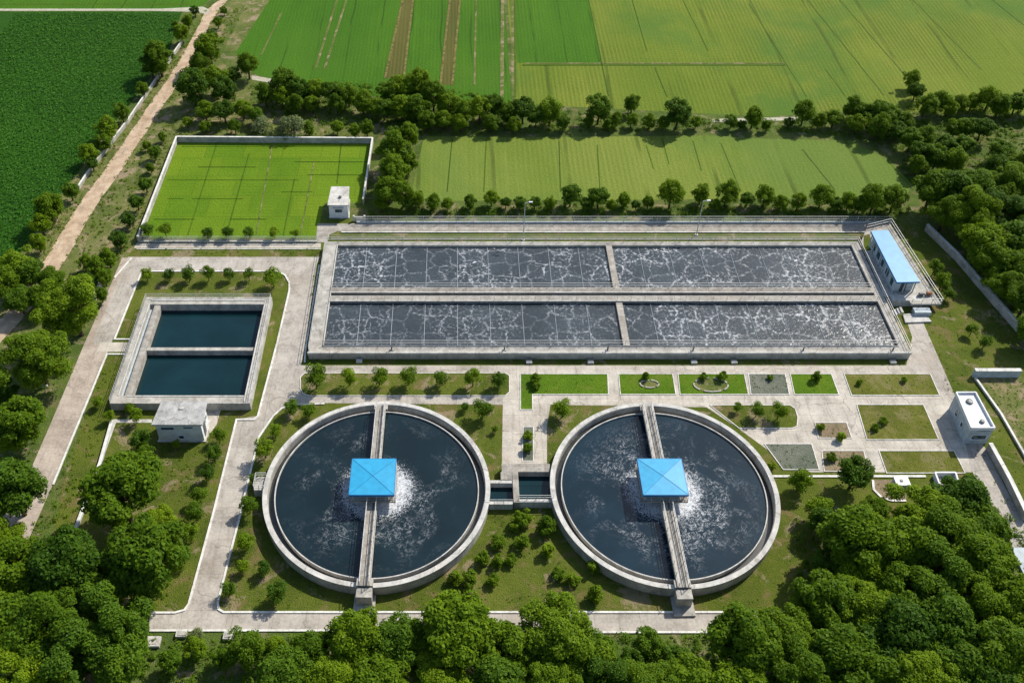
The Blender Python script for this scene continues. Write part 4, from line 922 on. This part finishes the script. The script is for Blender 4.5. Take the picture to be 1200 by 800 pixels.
row('mid', 'field_tree', 'tall full tree', 'in the long tree line above the meadow', [(470, 102, 17), (490, 100, 17), (508, 112, 17), (488, 124, 16), (470, 125, 14), (526, 122, 15), (520, 138, 12), (545, 130, 14), (562, 128, 14), (580, 124, 13), (595, 131, 13), (613, 128, 15), (628, 136, 12), (645, 129, 15), (500, 140, 12), (660, 143, 9), (540, 144, 10), (575, 143, 10), (602, 146, 9)])
row('mid', 'field_tree', 'separate round tree', 'on the edge above the meadow middle', [(702, 127, 16), (690, 141, 8), (722, 140, 9), (741, 120, 11), (740, 140, 8), (762, 141, 9), (778, 143, 8), (795, 131, 18), (816, 142, 8), (857, 142, 8), (883, 137, 12), (869, 146, 6), (898, 147, 6), (714, 146, 7)])
row('mid', 'field_tree', 'thick tree', 'above the right end of the meadow', [(943, 131, 14), (960, 141, 9), (978, 137, 11), (1000, 126, 14), (1015, 133, 13), (1030, 131, 15), (1046, 138, 14), (1005, 143, 12), (1028, 148, 14), (1050, 152, 13), (1060, 142, 12), (925, 143, 7)])
row('mid', 'field_tree', 'small isolated tree', 'on the yellow green field at right', [(1068, 92, 10), (1074, 106, 10)], order='top')
row('mid', 'field_tree', 'dark tree', 'edging the yellow green field at right', [(1086, 122, 13), (1102, 117, 12), (1113, 124, 11), (1126, 122, 10), (1140, 118, 10), (1160, 115, 14), (1173, 122, 14), (1192, 120, 13), (1210, 118, 14)])
row('mid', 'leafy_tree', 'bright green tree', 'in the band right of the meadow', [(1068, 163, 13), (1085, 160, 13), (1080, 178, 14), (1120, 150, 11), (1135, 148, 13), (1152, 150, 14), (1110, 168, 13), (1130, 168, 13), (1175, 176, 15), (1098, 184, 14), (1120, 188, 14), (1168, 194, 14), (1195, 192, 14), (1076, 192, 12)])
row('big', 'leafy_tree', 'big broad tree', 'in the dense wood right of the diagonal wall', [(1092, 224, 24), (1118, 226, 25), (1148, 218, 24), (1180, 215, 25), (1108, 250, 20), (1138, 250, 26), (1172, 245, 27), (1200, 245, 25), (1152, 282, 25), (1182, 280, 26), (1162, 306, 22), (1195, 312, 25), (1180, 335, 20), (1205, 348, 24), (1215, 385, 22)], order='top')
row('small', 'young_tree', 'light green sapling', 'on grass right of the blue roofed shed', [(1096, 313, 8), (1105, 330, 9), (1112, 342, 7), (1100, 322, 5), (1140, 385, 7), (1155, 400, 7)], order='top')
row('mid', 'leafy_tree', 'leafy tree', 'on the verge left of the perimeter road', [(170, 216, 9), (160, 237, 9), (150, 257, 9), (139, 280, 11), (127, 302, 11), (114, 312, 12), (122, 325, 10), (104, 330, 10), (176, 196, 6), (181, 178, 8), (172, 170, 6), (190, 160, 6), (100, 308, 9), (118, 345, 9)], order='top')
row('big', 'leafy_tree', 'big round tree', 'along the left side of the perimeter road', [(84, 357, 38), (42, 417, 38), (18, 492, 32), (16, 575, 36), (60, 330, 18), (22, 350, 18), (3, 460, 16), (46, 350, 16)], order='top')
row('big', 'leafy_tree', 'big domed tree', 'below the pump building in the lower left', [(140, 574, 47), (172, 656, 48), (186, 612, 20)], order='top')
row('big', 'leafy_tree', 'big leafy tree', 'in the back row of the lower left wood', [(25, 665, 38), (78, 662, 44), (110, 690, 34), (-5, 640, 30), (5, 690, 35)])
row('big', 'leafy_tree', 'big leafy tree', 'in the front row of the lower left wood', [(8, 735, 44), (55, 730, 46), (125, 732, 46), (90, 770, 48), (25, 790, 42), (140, 775, 34)])
row('big', 'leafy_tree', 'sunlit tree', 'in the row just below the bottom road', [(418, 748, 34), (470, 752, 34), (540, 738, 46), (585, 765, 36), (655, 738, 46), (697, 762, 26), (870, 752, 42), (365, 765, 26), (500, 768, 28), (628, 765, 30)])
row('mid', 'leafy_tree', 'medium bushy tree', 'below the bottom road among bigger trees', [(289, 758, 22), (760, 756, 20), (262, 770, 14), (322, 760, 16), (740, 775, 18), (790, 772, 18), (228, 760, 14), (200, 775, 14)])
row('big', 'leafy_tree', 'big tree', 'cut by the bottom edge of the photo', [(335, 790, 34), (395, 798, 36), (445, 800, 38), (520, 805, 38), (580, 808, 36), (650, 800, 36), (710, 800, 34), (765, 806, 34), (815, 800, 34), (870, 808, 38)])
row('big', 'leafy_tree', 'big tree', 'at upper left of lower right wood', [(1003, 632, 42), (975, 655, 26), (1010, 672, 30), (965, 612, 18), (1025, 600, 18)])
row('big', 'leafy_tree', 'broad tree', 'at upper right of lower right wood', [(1085, 602, 34), (1125, 590, 32), (1070, 640, 38), (1115, 632, 44), (1150, 630, 34), (1145, 665, 38), (1098, 672, 40)])
row('big', 'leafy_tree', 'tall tree', 'in the middle of the lower right wood', [(965, 708, 36), (1015, 712, 38), (1060, 700, 36), (1050, 745, 42), (1100, 735, 40), (1145, 715, 38), (1190, 710, 38), (925, 745, 38)])
row('big', 'leafy_tree', 'tall tree', 'at the bottom of the lower right wood', [(940, 795, 40), (985, 770, 42), (1030, 792, 38), (1080, 790, 42), (1128, 775, 42), (1175, 765, 44), (1210, 740, 36), (1205, 800, 40), (1155, 806, 36)])
row('pale', 'pale_bush', 'pale silvery green bush', 'on the rough ground above the rice plots', [(340, 151, 16), (308, 147, 12), (322, 156, 9)], cat='bush')
row('pale', 'leafy_tree', 'pale grey green tree', 'among the darker woods at bottom', [(1046, 668, 14), (1008, 700, 12), (405, 762, 14), (230, 745, 9), (700, 790, 14), (1160, 600, 10)])
row('mid', 'leafy_tree', 'low dark tree', 'on the rough ground above the rice plots', [(430, 150, 9), (415, 152, 8), (395, 148, 8), (362, 150, 8), (240, 148, 7), (275, 148, 8), (219, 143, 6)])

# undergrowth, hedge plants, crops as uncountable stuff ----------------
def inside(poly, P):
    x, y = P[:, 0], P[:, 1]; c = np.zeros(len(P), bool); n = len(poly); j = n - 1
    for i in range(n):
        xi, yi = poly[i]; xj, yj = poly[j]
        c ^= ((yi > y) != (yj > y)) & (x < (xj - xi) * (y - yi) / (yj - yi + 1e-12) + xi); j = i
    return c
def scatter(poly, n):
    a = np.array(poly); lo, hi = a.min(0), a.max(0); out = []
    tot = 0
    while tot < n:
        P = RNG.uniform(lo, hi, (n, 2)); P = P[inside(poly, P)]; out.append(P); tot += len(P)
    return np.concatenate(out)[:n]
def clumps(name, polys, per_m2, rad, height, nleaf, leaf, mat, lab):
    V = []
    for poly in polys:
        q = [tuple(p) for p in P2(poly)]
        area = abs(sum(q[i][0] * q[(i + 1) % len(q)][1] - q[(i + 1) % len(q)][0] * q[i][1] for i in range(len(q)))) / 2
        n = int(area * per_m2)
        if n < 1: continue
        C = scatter(q, n); nl = nleaf
        s = RNG.uniform(.35, 1.0, n) ** 1.4
        P = np.repeat(C, nl, 0); S = np.repeat(s, nl)
        d = unit(len(P)); d[:, 2] = np.abs(d[:, 2])
        r = RNG.uniform(.5, 1, len(P))
        P3 = np.stack([P[:, 0] + d[:, 0] * rad * S * r, P[:, 1] + d[:, 1] * rad * S * r, d[:, 2] * height * S * r + .03], 1)
        N = d * .7 + unit(len(P)) * .5 + np.array([0, 0, .5]); N /= np.linalg.norm(N, axis=1, keepdims=True)
        V.append(leaf_quads(P3, N, leaf))
    me = mesh_from_quads(name, np.concatenate(V), mat)
    o = bpy.data.objects.new(name, me); COL.objects.link(o); tag(o, lab, 'plants', kind='stuff')
    return o
rough = [[(262, 10), (290, 10), (250, 75), (205, 120), (165, 175), (215, 130), (285, 142), (435, 160), (485, 150), (480, 160), (300, 158), (205, 162), (165, 275), (145, 300), (90, 385), (40, 440), (60, 400), (95, 270), (150, 195)],
         [(225, 20), (150, 140), (90, 215), (20, 310), (-10, 350), (0, 365), (60, 290), (140, 170), (232, 40)],
         [(-20, 400), (90, 390), (50, 500), (20, 600), (-20, 640)],
         [(0, 640), (30, 600), (70, 560), (115, 545), (85, 640), (200, 660), (200, 710), (0, 720)],
         [(150, 742), (860, 744), (860, 830), (150, 830)], [(930, 600), (1180, 600), (1230, 660), (1230, 860), (860, 860), (880, 745), (940, 720)],
         [(290, 100), (480, 95), (660, 130), (830, 140), (930, 140), (1000, 125), (1230, 120), (1230, 215), (1065, 215), (1040, 165), (900, 152), (640, 155), (480, 160), (300, 140)],
         [(1085, 215), (1240, 200), (1240, 420), (1160, 330)]]
clumps('undergrowth', rough, .9, .55, .6, 16, .22, M['leaf'], 'low weeds and scrub on the rough ground between trees, tracks and woods')
clumps('tall_scrub', [rough[4], rough[5], rough[6], rough[7], [(440, 240), (1070, 238), (1070, 252), (430, 252)]], .35, 1.1, 1.3, 40, .3, M['leafdark'], 'dense shrub layer under the tree lines and woods')
clumps('track_edge_weeds', [[(x - w_ / 2 - 3, y), (x - w_ / 2 + 1.5, y), (x2 - w2 / 2 + 1.5, y2), (x2 - w2 / 2 - 3, y2)] for (x, y, w_), (x2, y2, w2) in zip(dirt[1:], dirt[2:])] + [[(x + w_ / 2 - 1.5, y), (x + w_ / 2 + 3, y), (x2 + w2 / 2 + 3, y2), (x2 + w2 / 2 - 1.5, y2)] for (x, y, w_), (x2, y2, w2) in zip(dirt[1:], dirt[2:])], 2.2, .4, .3, 10, .18, M['leafyoung'], 'weeds creeping in along both edges of the dirt track')
clumps('bed_grass', [[(611, 439), (711, 439), (712, 461), (625, 461)], [(726, 439), (787, 439), (791, 461), (728, 461)], [(796, 439), (871, 439), (875, 461), (798, 461)], [(927, 439), (973, 439), (981, 461), (932, 461)], [(991, 439), (1089, 439), (1099, 462), (999, 462)], [(1006, 475), (1081, 475), (1098, 514), (1018, 514)], [(1032, 529), (1117, 529), (1129, 553), (1040, 553)]], 1.0, .3, .2, 8, .14, M['leaf'], 'longer tufts of grass in the plaza lawn beds')
clumps('hedge_plants', [[(440, 243), (1065, 243), (1062, 254), (430, 254)]], 1.6, .7, .9, 26, .22, M['leaf'], 'continuous low hedge plants behind the railing fence')
clumps('verge_plants', [[(165, 292), (372, 292), (371, 298), (163, 298)], [(372, 312), (362, 405), (358, 405), (369, 312)], [(70, 560), (118, 430), (150, 430), (128, 480), (110, 540)], [(140, 500), (230, 530), (210, 600), (190, 540)]], 1.1, .35, .35, 14, .16, M['leaf'], 'short weeds on the narrow verges and borders')
clumps('lawn_weeds', [[(1050, 270), (1090, 280), (1200, 400), (1200, 640), (1100, 440), (1080, 370), (1105, 360)], [(265, 640), (460, 700), (660, 700), (900, 690), (960, 600), (1000, 600), (1000, 712), (262, 712)], [(230, 500), (270, 500), (225, 700), (160, 708), (200, 640)], [(578, 600), (645, 600), (700, 700), (500, 705)]], .35, .3, .22, 9, .15, M['leafyoung'], 'tufts of longer grass in the lawns')
clumps('soil_weeds', [[(1148, 446), (1210, 446), (1210, 540)], [(956, 496), (992, 496), (997, 513), (960, 513)], [(880, 440), (920, 440), (925, 461), (882, 461)], [(898, 522), (950, 522), (958, 549), (920, 549)], [(965, 530), (1010, 530), (1016, 551), (967, 551)], [(1026, 564), (1060, 564), (1060, 584), (1040, 584)]], 1.6, .3, .3, 8, .15, M['leaf'], 'sparse weeds growing on bare soil and grey planting beds')
# crop tufts of the dark field, in rows
yy = np.arange(fA[-1].y, fA[0].y - .5, .7); V = []
for y in yy:
    xs = np.arange(-108, 0, .3); P = np.stack([xs + RNG.normal(size=len(xs)) * .1, np.full(len(xs), y) + RNG.normal(size=len(xs)) * .13], 1)
    P = P[inside(fa_poly, P)]
    if not len(P): continue
    P = np.repeat(P, 2, 0); n = len(P); N = unit(n) * .55 + np.array([0, 0, 1]); N /= np.linalg.norm(N, axis=1, keepdims=True)
    V.append(leaf_quads(np.stack([P[:, 0] + RNG.normal(size=n) * .12, P[:, 1] + RNG.normal(size=n) * .1, RNG.uniform(.25, .42, n)], 1), N, .42))
me = mesh_from_quads('crop_plants', np.concatenate(V), M['croptuft']); o = bpy.data.objects.new('crop_plants', me); COL.objects.link(o); tag(o, 'rows of dark green crop plants in the left field', 'crops', kind='stuff')

for o in _roots:
    if '_o' in o: del o['_o']
